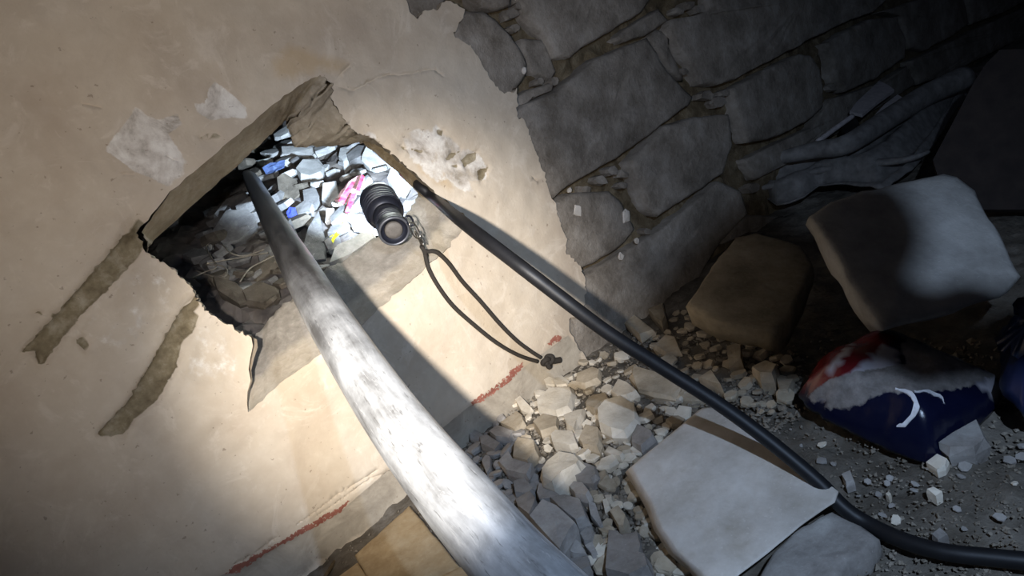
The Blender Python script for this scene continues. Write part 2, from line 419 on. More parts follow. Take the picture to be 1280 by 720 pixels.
# bare masonry behind the plaster: mortar bed (the wall itself)
def build_wall():
    global wall_back
    x0, x1, z0, z1 = -.55, 3.6, -.06, 1.15
    poly = resample(np.array([(x0, z0), (x1, z0), (x1, z1), (x0, z1)]), .05)
    # the breach in the masonry, a little larger than the inner edge so the reveal hides it
    cen = in_w[:, [0, 2]].mean(0); cen = lo.mean(0); hole = np.array([cen + (p - cen) * 1.015 for p in lo[::3]])
    gx = Wp([(520, -5), (740, 440), (1000, 300), (1280, 20), (1280, -40)])
    dense = cdt_pts(.25, 1.4, 0.0, .75, .009)
    co, fs = cdt(poly, .05, dense, hole)
    V = []
    for x, z in co:
        p = (x, 0, z); V.append((x, .040 - abs(fb(p, 26, 5)) * .016 + fb(p, 90, 2) * .004, z))
    n0 = len(V)
    wall_back = mesh_obj('wall_back', V, fs, M['mortar'], None, True, origin=(0, 0, 0))
    tag(wall_back, 'broken masonry wall with cream plaster left and bare stone blocks right', 'wall', kind='structure')
def cdt_pts(x0, x1, z0, z1, s):
    gx, gy = np.meshgrid(np.arange(x0, x1, s), np.arange(z0, z1, s))
    return np.stack([gx.ravel(), gy.ravel()], 1) + rng.uniform(-.3, .3, (gx.size, 2)) * s
build_wall()

# plaster coat
PE = [(480, -140), (492, -60), (507, 0), (514, 17), (522, 24), (529, 14), (549, 11), (558, 0), (569, 4), (582, 11), (578, 24), (567, 40), (569, 47), (589, 56), (602, 76),
      (616, 102), (624, 113), (642, 116), (646, 109), (646, 124), (648, 147), (656, 149), (660, 160), (667, 181), (680, 214), (687, 237), (690, 248), (695, 254), (697, 270),
      (707, 296), (708, 318), (722, 329), (730, 344), (733, 362), (732, 380), (725, 394), (712, 399), (711, 413), (719, 427), (729, 441)]
GR1 = [(182, 266), (175, 280), (31, 440), (44, 432), (48, 447), (52, 455), (62, 440), (97, 397), (183, 313)]
GR2 = [(244, 371), (238, 385), (222, 407), (178, 479), (161, 507), (125, 543), (140, 544), (155, 543), (170, 522), (194, 504), (222, 460), (230, 427), (247, 415), (258, 388), (252, 374)]
PATCH1 = [(130, 188), (170, 134), (185, 145), (200, 150), (222, 142), (228, 155), (212, 168), (232, 200), (238, 215), (214, 237), (196, 225), (170, 215), (150, 200)]
PATCH2 = [(243, 130), (256, 128), (264, 102), (270, 102), (300, 125), (312, 137), (300, 146), (262, 150), (246, 140)]
PATCH3 = [(500, 170), (520, 158), (540, 160), (545, 150), (560, 165), (575, 180), (600, 190), (610, 205), (612, 225), (590, 228), (600, 245), (575, 240), (560, 225), (545, 235), (520, 215)]
PATCH4 = [(440, 152), (456, 150), (474, 163), (478, 176), (466, 178), (452, 168)]
DK = [[(558, 198), (565, 190), (578, 188), (568, 197), (560, 204)], [(585, 193), (598, 188), (597, 199), (588, 205), (582, 210), (578, 200)], [(599, 212), (612, 208), (609, 219), (602, 228), (598, 222)], [(566, 207), (575, 204), (573, 210)], [(548, 160), (556, 162), (555, 170), (549, 167)], [(500, 182), (520, 186), (535, 188), (530, 191), (505, 187)], [(47, 389), (65, 391), (58, 395), (42, 392)], [(95, 424), (105, 421), (112, 430), (108, 440), (99, 432)], [(250, 172), (262, 166), (286, 166), (270, 171), (255, 176)], [(478, 175), (488, 174), (490, 184), (481, 186)]]
STAIN1 = [(335, 70), (360, 48), (400, 65), (440, 70), (448, 82), (425, 98), (400, 92), (370, 108), (340, 100)]
STAIN2 = [(515, 200), (535, 190), (560, 215), (570, 240), (545, 232), (525, 218)]
RED = [[(278, 720), (293, 706), (350, 676), (400, 645), (425, 632), (440, 620), (428, 640), (380, 668), (330, 695), (300, 716)],
       [(586, 502), (600, 492), (618, 482), (632, 470), (640, 460), (655, 452), (656, 460), (640, 478), (622, 490), (606, 502), (592, 508)],
       [(682, 432), (690, 420), (700, 417), (703, 424), (694, 430), (686, 434)]]
DADO = [(60, 800), (293, 712), (423, 640), (476, 594), (590, 505), (655, 460), (712, 415), (729, 441), (735, 500), (500, 760), (200, 900)]
CHIS = [(183, 316), (240, 362), (222, 405), (182, 440), (140, 442), (104, 428), (96, 402)]
CHIS2 = [(258, 392), (313, 424), (305, 486), (262, 482), (218, 474), (230, 430)]
SCUFF = [(0, 250), (30, 228), (70, 232), (120, 258), (160, 296), (150, 325), (100, 335), (60, 318), (0, 310)]
SCUFF2 = [(140, 545), (200, 505), (300, 500), (330, 520), (380, 545), (350, 575), (240, 560), (170, 600), (110, 590)]
CRACKS = [[(413, 120), (425, 110), (442, 113), (458, 105), (470, 98), (486, 93), (500, 94), (515, 92), (530, 88), (543, 87), (552, 94)],
          [(417, 102), (426, 93), (437, 83)], [(419, 128), (427, 142), (436, 155)],
          [(395, 645), (420, 628), (440, 614), (462, 598), (486, 590)], [(372, 655), (398, 636), (415, 622), (440, 607), (470, 588)],
          [(293, 705), (320, 690), (345, 672)], [(668, 222), (680, 232), (688, 246)], [(106, 130), (115, 132), (126, 134)], [(155, 217), (167, 217)], [(210, 195), (222, 200)],
          [(385, 100), (372, 118), (352, 140)]]
def build_plaster():
    edge = Wp(PE)
    edge = np.array([*resample(edge, .0038, False, .0011)])
    b = edge[-1]
    poly = [(-.55, -.05), (b[0] + .01, -.05)] + [tuple(p) for p in edge[::-1]] + [(edge[0][0], 1.15), (-.55, 1.15)]
    extra = [cdt_pts(-.2, .75, .02, .72, .0048)]
    polys = {k: Wp(v) for k, v in dict(g1=GR1, g2=GR2, p1=PATCH1, p2=PATCH2, p3=PATCH3, p4=PATCH4, s1=STAIN1, s2=STAIN2, dado=DADO, ch=CHIS, ch2=CHIS2, sc=SCUFF, sc2=SCUFF2).items()}
    dks = [Wp(p) for p in DK]; reds = [Wp(p) for p in RED]; cr = [resample(Wp(c), .003, False, .0004) for c in CRACKS]
    for k in ('g1', 'g2'):
        c = resample(polys[k], .004, True, .0006); cc = c.mean(0)
        extra += [c, c + (cc - c) / np.linalg.norm(cc - c, axis=1)[:, None] * .0018]
    for p in dks + [polys['p1'], polys['p2'], polys['p3']]: extra.append(resample(p, .0035, True, .0006))
    crack_c = []
    for c in cr:
        t_ = np.gradient(c, axis=0); t_ /= np.linalg.norm(t_, axis=1)[:, None] + 1e-9; nn = np.stack([-t_[:, 1], t_[:, 0]], 1)
        w = .0006 + .0006 * np.abs(np.sin(np.arange(len(c)) * 1.3))[:, None]
        extra += [c, c + nn * w, c - nn * w]; crack_c.append(c)
    red_pts = np.concatenate([cdt_pts(*r_.min(0)[[0]], *r_.max(0)[[0]], *r_.min(0)[[1]], *r_.max(0)[[1]], .0022) for r_ in reds]); extra.append(red_pts)
    ex = np.concatenate(extra)
    # drop grid points that fall on the crack lines
    n_grid = len(extra[0]); keep = np.ones(len(ex), bool)
    for c in crack_c:
        keep[:n_grid] &= dist_line(ex[:n_grid], c, False) > .0025
    ex = ex[keep]
    co, fs = cdt(poly, .06, ex, lo)
    S = {k: sd(co, v) for k, v in polys.items()}
    g = np.maximum(sstep(-.0032, .0006, S['g1']), sstep(-.0032, .0006, S['g2']))
    pa = np.maximum.reduce([sstep(-.004, .004, S[k]) * w_ for k, w_ in (('p1', 1), ('p2', 1), ('p3', .62), ('p4', .7))])
    dk = np.maximum.reduce([sstep(-.0015, .0015, sd(co, p)) for p in dks])
    rd = np.maximum.reduce([sstep(-.004, .003, sd(co, p)) for p in reds])
    dado = sstep(-.004, .006, S['dado']); st = np.maximum(sstep(-.012, .02, S['s1']), sstep(-.012, .015, S['s2']))
    ck = np.minimum.reduce([dist_line(co, c, False) for c in crack_c]); ckd = ck < .0003
    hd = dist_line(co, lo)
    near = np.exp(-hd / .02)
    chs = np.maximum(sstep(-.006, .008, S['ch']), sstep(-.006, .008, S['ch2'])); scf = np.maximum(sstep(-.02, .02, S['sc']), .6 * sstep(-.02, .02, S['sc2']))
    lrim = lo[(lk >= 20) & (lk <= 28)]; hl = dist_line(co, lrim, False); slope = .020 * np.clip(1 - hl / .075, 0, 1) ** 1.4
    # depth
    N = np.array([[fb((x, 0, z), 14, 1), fb((x, 0, z), 60, 2), fb((x, 0, z), 170, 3), abs(fb((x, 0, z), 40, 6))] for x, z in co])
    y = -.0025 * N[:, 0] - .0007 * N[:, 1] + g * (.010 + .002 * N[:, 1]) + pa * (.0016 + .0022 * N[:, 1] + .0008 * N[:, 2]) + dk * .0045
    y += dado * (.0022 + .0014 * N[:, 1]) + near * (.0012 * N[:, 2]) + st * .0008 * N[:, 1] + chs * (.0015 + .003 * N[:, 3]) + scf * (.0022 * N[:, 1] + .0034 * N[:, 3]) + slope
    y[ckd] += .0025
    # undulating scars at lower left of the plaster
    V = np.stack([co[:, 0], y, co[:, 1]], 1)
    # thickness: rim strip round the torn edge
    V = list(V); F_ = [tuple(f) for f in fs]
    idx = {tuple(np.round(p, 5)): i for i, p in enumerate(co)}
    er = [idx.get(tuple(np.round(p, 5))) for p in edge]
    prev = None
    for i, p in zip(er, edge):
        if i is None: continue
        V.append(tuple(V[i])); V.append((p[0] + .0015, .03, p[1])); j = len(V) - 1
        if prev: F_.append((prev - 1, j - 1, j, prev))
        prev = j
    pl = fixn(mesh_obj('plaster_coat', V, F_, M['plaster'], wall_back, False, origin=(0, 0, 0)))
    pl.data.polygons.foreach_set('use_smooth', [True] * len(pl.data.polygons))
    k = len(V) - len(co)
    pad = lambda a: np.concatenate([a, np.full(k, .0)])
    setattr_color(pl, 'mask', np.stack([pad(np.maximum(pa, np.maximum(chs * .45, scf * .22))), pad(rd * np.where(co[:, 0] < .25, .72, .63)), pad(np.maximum(g, dk * .9))], 1))
    setattr_color(pl, 'mask2', np.stack([pad(dado), pad(st), pad(near)], 1))
    # normals must face the room
    me = pl.data; s = sum(p.normal.y * p.area for p in me.polygons)
    if s > 0: me.flip_normals()
    pl['label'] = 'cream plaster coat, chipped and torn along its right edge'
build_plaster()

# the cut faces inside the hole
def build_reveal():
    n = len(lo); T = [0, .06, .14, .24, .36, .5, .64, .78, .9, 1.0]
    V, Fs, msk = [], [], []
    for ti, t_ in enumerate(T):
        for i in range(n):
            k = lk[i]; a = np.array([lo[i][0], .019 if 20 <= k <= 27 else 0.0, lo[i][1]]); b = li[i]
            p = a + (b - a) * t_
            sill = 11 <= k <= 20; left = 19.5 < k < 28; strip = k >= 28; top = k < 11
            if sill:                                     # flat grey sill with a crumbly lip along its front
                bl = t_ ** .75
                p = np.array([a[0] + (b[0] - a[0]) * t_, b[1] * bl, a[2] + (b[2] - a[2]) * t_])
            elif left:
                p = a + (b - a) * t_
            w = math.sin(math.pi * min(1, max(0, t_))) ** .5 if 0 < t_ < 1 else 0
            amp = .0012 if left else .003 if not top else .006
            if strip: amp = .0016
            lip = math.exp(-((t_ - .14) / .12) ** 2) if sill else 0
            d = (fb(p, 45, 4) * amp + fb(p, 160, 8) * (.0012 + .003 * lip)) * w
            p = p + np.array([0, d, d])
            V.append(p)
            lo_t = min(1, max(0, (.34 - t_) / .12)) if sill else 0
            msk.append((1.0 if left else (.8 * lo_t), .55 if top else .8 if strip else .3 * lo_t, 0))
    m = len(T)
    for s, dy in ((1.0, .06), (1.0, .16)):               # thickness of the wall behind the edge
        cc = np.array([345.0, 285.0])
        for i in range(n):                                # the cavity flares out behind the edge
            c3 = CM.T @ (li[i] - CAM); px = np.array([640 + FPX * c3[0] / c3[2], 360 + FPX * c3[1] / c3[2]])
            o2 = px - cc; o2 /= np.linalg.norm(o2); px = px + o2 * 230 * dy; q = W(px[0], px[1], li[i][1] + dy)
            q = q + np.array([1, 0, 1]) * fb(q, 30, 6) * .008
            V.append(q); msk.append((0, .6, 0))
    for r_ in range(m + 1):
        for i in range(n):
            j = (i + 1) % n
            Fs.append((r_ * n + i, r_ * n + j, (r_ + 1) * n + j, (r_ + 1) * n + i))
    o = mesh_obj('hole_edge', V, Fs, M['reveal'], wall_back, True, origin=(0, 0, 0))
    fixn(o); setattr_color(o, 'mask', np.array(msk, float))
    o['label'] = 'rough cut edges of the hole knocked through the wall'
build_reveal()

# bare stones of the wall, each its own part
STONES = [
 [(500, -40), (506, 2), (514, 18), (523, 25), (545, 14), (560, 0), (560, -40)],
 [(572, 20), (582, 12), (609, 13), (622, 22), (640, 45), (656, 66), (662, 80), (660, 94), (650, 108), (640, 125), (610, 120), (590, 90), (560, 60)],
 [(640, -60), (646, 0), (658, 22), (682, 46), (694, 71), (713, 73), (729, 60), (773, 33), (804, 15), (815, -4), (840, -60)],
 [(570, -30), (590, -6), (604, 8), (620, 10), (640, 6), (642, -30)],
 [(653, 49), (678, 48), (688, 66), (696, 90), (689, 99), (666, 92), (656, 70)],
 [(647, 121), (664, 111), (693, 102), (691, 113), (664, 124), (655, 138), (645, 134)],
 [(700, 112), (718, 98), (749, 71), (787, 56), (811, 47), (836, 89), (867, 121), (863, 131), (833, 153), (796, 181), (747, 212), (709, 234), (692, 249), (675, 235), (655, 185), (640, 150), (655, 130), (675, 123)],
 [(812, 46), (824, 37), (837, 42), (834, 53), (846, 76), (856, 101), (838, 88)],
 [(769, 49), (787, 33), (824, 11), (838, 24), (822, 36), (804, 46), (780, 53)],
 [(836, 38), (840, 24), (863, 21), (883, 14), (890, -10), (920, -60), (1120, -60), (1112, -2), (1093, 15), (1066, 24), (1020, 46), (975, 70), (940, 88), (919, 100), (897, 106), (876, 105), (866, 80), (850, 62)],
 [(917, 111), (955, 89), (1000, 67), (1015, 69), (1027, 86), (1031, 112), (1031, 133), (1010, 153), (961, 175), (935, 178), (925, 150)],
 [(1033, 54), (1062, 37), (1090, 23), (1123, 21), (1134, 50), (1132, 72), (1098, 97), (1058, 115), (1048, 102), (1042, 75)],
 [(1102, 14), (1130, 6), (1160, -6), (1205, -10), (1213, 29), (1190, 46), (1157, 63), (1138, 60), (1127, 20)],
 [(1210, -10), (1240, -30), (1330, -60), (1320, -20), (1256, 15), (1216, 30)],
 [(790, 203), (812, 178), (833, 156), (870, 146), (912, 143), (918, 180), (905, 217), (860, 247), (824, 270), (812, 260), (800, 232)],
 [(690, 256), (712, 242), (764, 238), (776, 250), (796, 286), (784, 303), (747, 328), (729, 337), (715, 345), (695, 330), (685, 290)],
 [(715, 352), (738, 341), (773, 319), (822, 290), (858, 262), (900, 226), (928, 238), (936, 266), (905, 300), (880, 335), (862, 380), (838, 410), (790, 430), (740, 440), (715, 430)],
 [(938, 268), (985, 271), (992, 280), (968, 294), (932, 290), (905, 305), (915, 288)],
 [(712, 400), (728, 392), (752, 404), (772, 420), (768, 445), (730, 452), (712, 430)],
 [(1222, 36), (1262, 18), (1330, -10), (1330, 20), (1240, 66), (1180, 95), (1150, 105), (1140, 76), (1190, 52)],
 [(1040, 124), (1100, 104), (1136, 82), (1146, 104), (1090, 140), (1050, 165), (985, 205), (945, 225), (930, 200), (965, 182), (1014, 160)],
]
def build_stones():
    for i, s in enumerate(STONES):
        y0 = .012 + random.uniform(-.004, .006)
        if i in (4, 5, 7, 8): y0 += .008
        pts = [W(p[0], p[1], y0) for p in s]
        sz = np.ptp(np.array(pts), axis=0).max()
        block('stone', pts, (0, .07, 0), M['wall_stone'], wall_back, bevel=min(.0045, sz * .05), step=.009, rough=.0022, seed=i + 1)
    # small stones wedged in the joints
    small = [(637, 18, 9), (648, 8, 7), (668, 20, 6), (640, 36, 6), (690, 103, 6), (672, 102, 5), (728, 238, 7), (748, 226, 8), (762, 214, 7), (776, 218, 6), (845, 15, 6), (858, 8, 7), (872, 12, 6), (880, 120, 8), (895, 128, 9), (905, 117, 6),
             (852, 90, 5), (775, 232, 5), (806, 290, 5), (940, 235, 8), (1040, 110, 6)]
    for k, (x, y, r) in enumerate(small):
        a0 = random.uniform(0, 6); n = 7
        pts = [W(x + r * 1.2 * math.cos(a0 + 2 * math.pi * q / n) * random.uniform(.7, 1.1), y + r * math.sin(a0 + 2 * math.pi * q / n) * random.uniform(.7, 1.1), .024) for q in range(n)]
        chip('stone', pts, .018, M['wall_stone'], 50 + k, wall_back, down=(0, 1, 0))
    # crumbs of plaster still stuck to the stones
    for k, (x, y, r) in enumerate([(722, 263, 12), (712, 238, 5), (783, 270, 13), (796, 301, 6), (776, 321, 7), (655, 88, 7)]):
        n = 8; a0 = random.uniform(0, 6)
        pts = [W(x + r * .45 * math.cos(a0 + 2 * math.pi * q / n) * random.uniform(.7, 1.2), y + r * .75 * math.sin(a0 + 2 * math.pi * q / n) * random.uniform(.7, 1.2), .009) for q in range(n)]
        chip('plaster_flake', pts, .004, M['slab'], 80 + k, wall_back, down=(0, 1, 0), top=.85)
build_stones()

# ------------------------------------------------------------------ floor
HEAP = F(690, 560)
def heap(x, y):
    return .016 * math.exp(-(((x - HEAP[0]) / .17) ** 2 + ((y - HEAP[1]) / .16) ** 2)) - .006
def build_floor():
    poly = resample(np.array([(-.6, -1.3), (3.6, -1.3), (3.6, .04), (-.6, .04)]), .06)
    co, fs = cdt(poly, .05, cdt_pts(.0, 1.5, -.62, .03, .008))
    V = []
    for x, y in co:
        p = (x, y, 0); V.append((x, y, heap(x, y) + fb(p, 18, 3) * .006 + abs(fb(p, 60, 4)) * .006 + fb(p, 160, 5) * .0022 - .004))
    fl = mesh_obj('floor', V, fs, M['ground'], None, True, origin=(0, 0, 0))
    tag(fl, 'dusty ground of crushed masonry along the foot of the wall', 'floor', kind='structure')
    tiles = [[(442, 693), (511, 631), (575, 708), (533, 722), (470, 760), (458, 722)], [(408, 730), (446, 700), (462, 726), (440, 780)], [(540, 722), (580, 704), (640, 790), (560, 800)], [(340, 760), (405, 732), (438, 782), (380, 830)]]
    for i, tpts in enumerate(tiles):
        block('floor_tile', [F(*p, .012) for p in tpts], (0, 0, -.02), M['tile'], fl, bevel=.0025, step=.01, rough=.0012, seed=40 + i)
    # thin pipe strip squeezed in the joint between wall and floor
    o = tube('joint_strip', [F(398, 735, .012), W(420, 700, -.006), W(432, 690, -.006), W(470, 664, -.005), W(495, 644, -.004), W(516, 626, -.003)], .0022, M['mortar'], fl, 8)
    return fl
floor = build_floor()

# ------------------------------------------------------------------ inside of the hole
def inner_h(x, y):
    return .215 + .27 * (y - .13) + .02 * fb((x, y, 0), 9, 2) + .012 * fb((x, y, 0), 30, 7) - .12 * max(0, .2 - x) - max(0, .16 - y) * .2
def on_heap(px, py, dz=0.0):
    r = ray(px, py); t_ = (.1 + DIST) / r[1]
    for _ in range(900):
        p = CAM + r * t_
        if p[2] <= inner_h(p[0], p[1]) + dz or p[1] > 1.3: break
        t_ += .003 / np.linalg.norm(r)
    return p
def build_inside():
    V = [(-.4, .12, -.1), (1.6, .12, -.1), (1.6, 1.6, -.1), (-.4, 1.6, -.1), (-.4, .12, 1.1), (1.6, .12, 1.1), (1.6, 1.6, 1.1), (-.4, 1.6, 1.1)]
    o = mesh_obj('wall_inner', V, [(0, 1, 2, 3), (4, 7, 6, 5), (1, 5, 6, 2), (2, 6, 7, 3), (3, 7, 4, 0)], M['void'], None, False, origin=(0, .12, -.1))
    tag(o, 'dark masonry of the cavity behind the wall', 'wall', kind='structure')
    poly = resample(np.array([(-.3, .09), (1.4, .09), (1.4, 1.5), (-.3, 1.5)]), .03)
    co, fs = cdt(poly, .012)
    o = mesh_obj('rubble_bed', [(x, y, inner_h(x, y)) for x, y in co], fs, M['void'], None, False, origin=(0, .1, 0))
    tag(o, 'fine rubble filling the cavity seen through the hole', 'rubble', kind='stuff')
build_inside()

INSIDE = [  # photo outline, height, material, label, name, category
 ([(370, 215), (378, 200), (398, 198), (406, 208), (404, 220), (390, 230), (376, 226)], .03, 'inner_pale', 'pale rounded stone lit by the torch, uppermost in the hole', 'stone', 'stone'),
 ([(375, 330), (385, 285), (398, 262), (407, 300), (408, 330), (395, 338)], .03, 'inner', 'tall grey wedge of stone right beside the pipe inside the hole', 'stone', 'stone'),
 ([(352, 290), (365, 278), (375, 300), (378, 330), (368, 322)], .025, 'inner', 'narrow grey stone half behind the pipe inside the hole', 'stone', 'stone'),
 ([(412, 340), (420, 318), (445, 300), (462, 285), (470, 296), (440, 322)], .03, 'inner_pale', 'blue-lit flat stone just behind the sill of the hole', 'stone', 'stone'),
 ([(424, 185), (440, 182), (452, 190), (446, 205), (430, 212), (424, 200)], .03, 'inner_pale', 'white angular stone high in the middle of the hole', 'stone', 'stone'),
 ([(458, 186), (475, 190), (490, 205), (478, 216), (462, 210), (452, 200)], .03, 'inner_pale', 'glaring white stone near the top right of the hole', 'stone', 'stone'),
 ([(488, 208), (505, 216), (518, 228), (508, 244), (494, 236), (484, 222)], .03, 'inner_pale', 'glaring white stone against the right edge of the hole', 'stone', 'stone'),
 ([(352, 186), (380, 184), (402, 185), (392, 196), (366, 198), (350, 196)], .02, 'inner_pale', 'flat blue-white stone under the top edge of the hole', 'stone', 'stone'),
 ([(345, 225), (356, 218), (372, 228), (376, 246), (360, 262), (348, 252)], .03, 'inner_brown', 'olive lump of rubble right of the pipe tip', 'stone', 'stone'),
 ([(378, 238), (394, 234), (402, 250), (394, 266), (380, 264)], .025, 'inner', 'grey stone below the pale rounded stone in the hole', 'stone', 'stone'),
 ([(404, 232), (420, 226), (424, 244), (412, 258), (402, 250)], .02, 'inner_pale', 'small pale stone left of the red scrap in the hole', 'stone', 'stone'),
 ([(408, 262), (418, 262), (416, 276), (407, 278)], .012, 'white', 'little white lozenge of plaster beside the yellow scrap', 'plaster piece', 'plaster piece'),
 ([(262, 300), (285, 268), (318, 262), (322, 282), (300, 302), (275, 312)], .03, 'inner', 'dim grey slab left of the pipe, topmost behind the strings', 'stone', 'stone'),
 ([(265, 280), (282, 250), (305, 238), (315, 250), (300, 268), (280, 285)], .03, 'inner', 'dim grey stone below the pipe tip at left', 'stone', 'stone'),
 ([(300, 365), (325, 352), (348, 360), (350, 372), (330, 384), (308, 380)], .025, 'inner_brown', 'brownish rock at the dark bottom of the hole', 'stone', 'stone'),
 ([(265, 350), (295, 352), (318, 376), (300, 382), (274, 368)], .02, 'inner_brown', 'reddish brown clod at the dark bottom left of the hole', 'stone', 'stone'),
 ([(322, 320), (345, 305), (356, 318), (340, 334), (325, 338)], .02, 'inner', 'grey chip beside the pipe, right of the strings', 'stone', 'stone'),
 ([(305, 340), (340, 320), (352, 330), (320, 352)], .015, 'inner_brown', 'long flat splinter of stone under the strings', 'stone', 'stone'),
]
for k, (pp, h_, m_, lab, nm, ct) in enumerate(INSIDE):
    c = np.mean(pp, axis=0); c3 = on_heap(c[0], c[1], h_ * .5)
    n_ = np.array([-.05, -.55, .83]); pts = [PL(a, b, c3, n_) for a, b in pp]
    o = chip(nm.replace(' ', '_'), pts, h_, M[m_], 200 + k, None, down=tuple(-n_ * .7)); tag(o, lab, ct)
# packaging scraps and strings inside
def scrap(name, pp, mat, lab, cat, lift=.02, th=.0015, crease=.004):
    c = np.mean(pp, axis=0); c3 = on_heap(c[0], c[1], lift); n_ = np.array([-.1, -.6, .79])
    pts = np.array([PL(a, b, c3, n_) for a, b in pp]); cc = pts.mean(0)
    ring = resample(pts, .008); n = len(ring); V = [cc + n_ * crease]
    for s in (.5, 1.0):
        for p in ring: q = cc + (p - cc) * s; V.append(q + n_ * fb(q, 60, 3) * crease)
    m = len(V); V += [v - n_ * th for v in V]
    Fs = []
    for i in range(n):
        j = (i + 1) % n
        Fs += [(0, 1 + i, 1 + j), (1 + i, 1 + n + i, 1 + n + j, 1 + j), (m, m + 1 + j, m + 1 + i), (m + 1 + i, m + 1 + j, m + 1 + n + j, m + 1 + n + i), (1 + n + i, m + 1 + n + i, m + 1 + n + j, 1 + n + j)]
    o = fixn(mesh_obj(name, V, Fs, mat)); return tag(o, lab, cat)
rs = scrap('packet_scrap', [(418, 250), (436, 226), (452, 218), (456, 224), (446, 244), (438, 268), (428, 264)], M['packet'], 'torn red and white packet among the lit stones of the hole', 'packet', .03)
for q in range(3):
    a = [[(432, 268), (440, 246), (446, 244), (438, 269)], [(424, 254), (440, 230), (444, 230), (430, 258)], [(446, 240), (453, 222), (456, 224), (450, 242)]][q]
    c3 = on_heap(436, 245, .034); n_ = np.array([-.1, -.6, .79]); pts = [PL(x, y, c3, n_) + n_ * .006 for x, y in a]
    fixn(mesh_obj('red_print', [*pts, *[p - n_ * .002 for p in pts]], [(0, 1, 2, 3), (7, 6, 5, 4), (0, 4, 5, 1), (1, 5, 6, 2), (2, 6, 7, 3), (3, 7, 4, 0)], M['red'], rs))
scrap('yellow_scrap', [(412, 296), (418, 290), (424, 281), (431, 278), (432, 284), (425, 291), (420, 296), (416, 303)], M['yellow'], 'crumpled yellow scrap behind the sill of the hole', 'scrap', .02)
scrap('blue_scrap', [(328, 210), (338, 203), (356, 200), (355, 208), (342, 216), (332, 216)], M['blue'], 'pale blue plastic scrap beside the pipe tip', 'scrap', .03)
scrap('bottle_cap', [(358, 266), (362, 259), (369, 260), (371, 267), (366, 272), (360, 271)], simple('cap_blue', srgb(44, 52, 130), .4), 'small dark blue cap right of the pipe inside the hole', 'cap', .02, .006, .002)
def heap_line(pp, lift): return [on_heap(x, y, lift) for x, y in pp]
for k, (pp, lab) in enumerate([([(240, 347), (256, 340), (270, 334), (262, 318), (258, 308), (266, 303), (278, 306), (288, 316), (305, 320), (330, 312)], 'dry looped string lying on dim rubble left of pipe'),
               ([(244, 338), (262, 344), (280, 346), (284, 338), (276, 332), (258, 330), (300, 322), (335, 316)], 'dry tangled string below the looped one in the hole'),
               ([(300, 352), (312, 336), (330, 326), (346, 318)], 'straight dry stalk reaching towards the pipe in the hole')]):
    tag(tube('string' if k < 2 else 'stalk', heap_line(pp, .03), .0011, M['root'], None, 6), lab, 'string' if k < 2 else 'stalk')
# unnamed pieces of the inner rubble, one mesh kind shared
def chip_proto(seed, mat):
    r = random.Random(seed); n = r.choice([5, 6, 7])
    pts = [np.array([math.cos(2 * math.pi * q / n) * r.uniform(.7, 1.1), math.sin(2 * math.pi * q / n) * r.uniform(.55, .85), .0]) for q in range(n)]
    o = chip('stone_chip', pts, .7, mat, seed); return o
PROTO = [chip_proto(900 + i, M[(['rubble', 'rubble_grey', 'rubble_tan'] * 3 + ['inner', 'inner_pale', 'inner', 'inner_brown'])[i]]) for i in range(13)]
used_proto = set()
def chip_copy(p, s, label, group, cat='stone', idx=None, tilt=.35, sink=.0):
    i = random.randrange(len(PROTO)) if idx is None else idx
    if i in used_proto: o = PROTO[i].copy(); COL.objects.link(o)
    else: o = PROTO[i]; used_proto.add(i)
    o.location = (p[0], p[1], p[2] + s * .1 - sink); o.scale = (s, s, s * random.uniform(.45, .8))
    o.rotation_euler = (random.uniform(-tilt, tilt), random.uniform(-tilt, tilt), random.uniform(0, 6.28))
    return tag(o, label, cat, group)
INP = np.array([(300, 212), (345, 170), (420, 181), (470, 181), (522, 238), (470, 297), (400, 345), (368, 374), (330, 386), (275, 356), (240, 322), (255, 280)], float)
cnt = 0; taken = [np.mean(pp, axis=0) for pp, *_ in INSIDE]
for _ in range(4000):
    if cnt >= 90: break
    x, y = random.uniform(185, 522), random.uniform(160, 420)
    if not inside(np.array([[x, y]]), INP)[0]: continue
    if min(np.hypot(x - q[0], y - q[1]) for q in taken) < 13: continue
    taken.append((x, y)); p = on_heap(x, y, .004)
    if p[1] > 1.2: continue
    s = random.uniform(.011, .024) * (1 + p[1] * .8)
    chip_copy(p, s, 'broken stone chip of the rubble inside the hole', 'rubble chips inside the hole', idx=random.choice([10, 10, 9] if x > 395 or y < 230 and x > 330 else [9, 11, 12])); cnt += 1  # torch light put into colour: mostly pale chips on its side, dark ones elsewhere

# ------------------------------------------------------------------ the metal pipe through the hole
zw = (CM.T @ (W(352, 300) - CAM))[2]; kk = zw * 35
mids = [(310, 217, 17), (333, 260, 26), (352, 296, 34), (371, 330, 43), (398, 378, 52), (430, 430, 60), (476, 500, 71), (520, 560, 81), (577, 630, 93), (637, 700, 101), (690, 755, 110), (760, 825, 122)]
gw = [1 + .25 * min(1, max(0, (b - 296) / 250)) for a, b, w in mids]      # the tube swells a little towards the near end
pp = [DP(a, b, kk / w * g) for (a, b, w), g in zip(mids, gw)]
pr = kk / FPX / 2
ln = np.concatenate([[0], np.cumsum(np.linalg.norm(np.diff(np.array(pp), axis=0), axis=1))])
DARK_RUN = (ln[3] + .07, ln[6] + .06); M['pipe'] = pipe_mat()
pipe = empty('metal_pipe', pp[5])
tag(pipe, 'long scuffed grey metal pipe pushed through the hole in the wall', 'pipe')
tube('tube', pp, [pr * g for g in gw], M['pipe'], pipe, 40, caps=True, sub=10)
d_ = (pp[0] - pp[1]) / np.linalg.norm(pp[0] - pp[1])
tube('end_cap', [pp[0] - d_ * .012, pp[0] + d_ * .004, pp[0] + d_ * .012], [pr * 1.08, pr * 1.08, pr * .7], M['torch_edge'], pipe, 24, sub=3)['label'] = 'darker cap closing the far end'
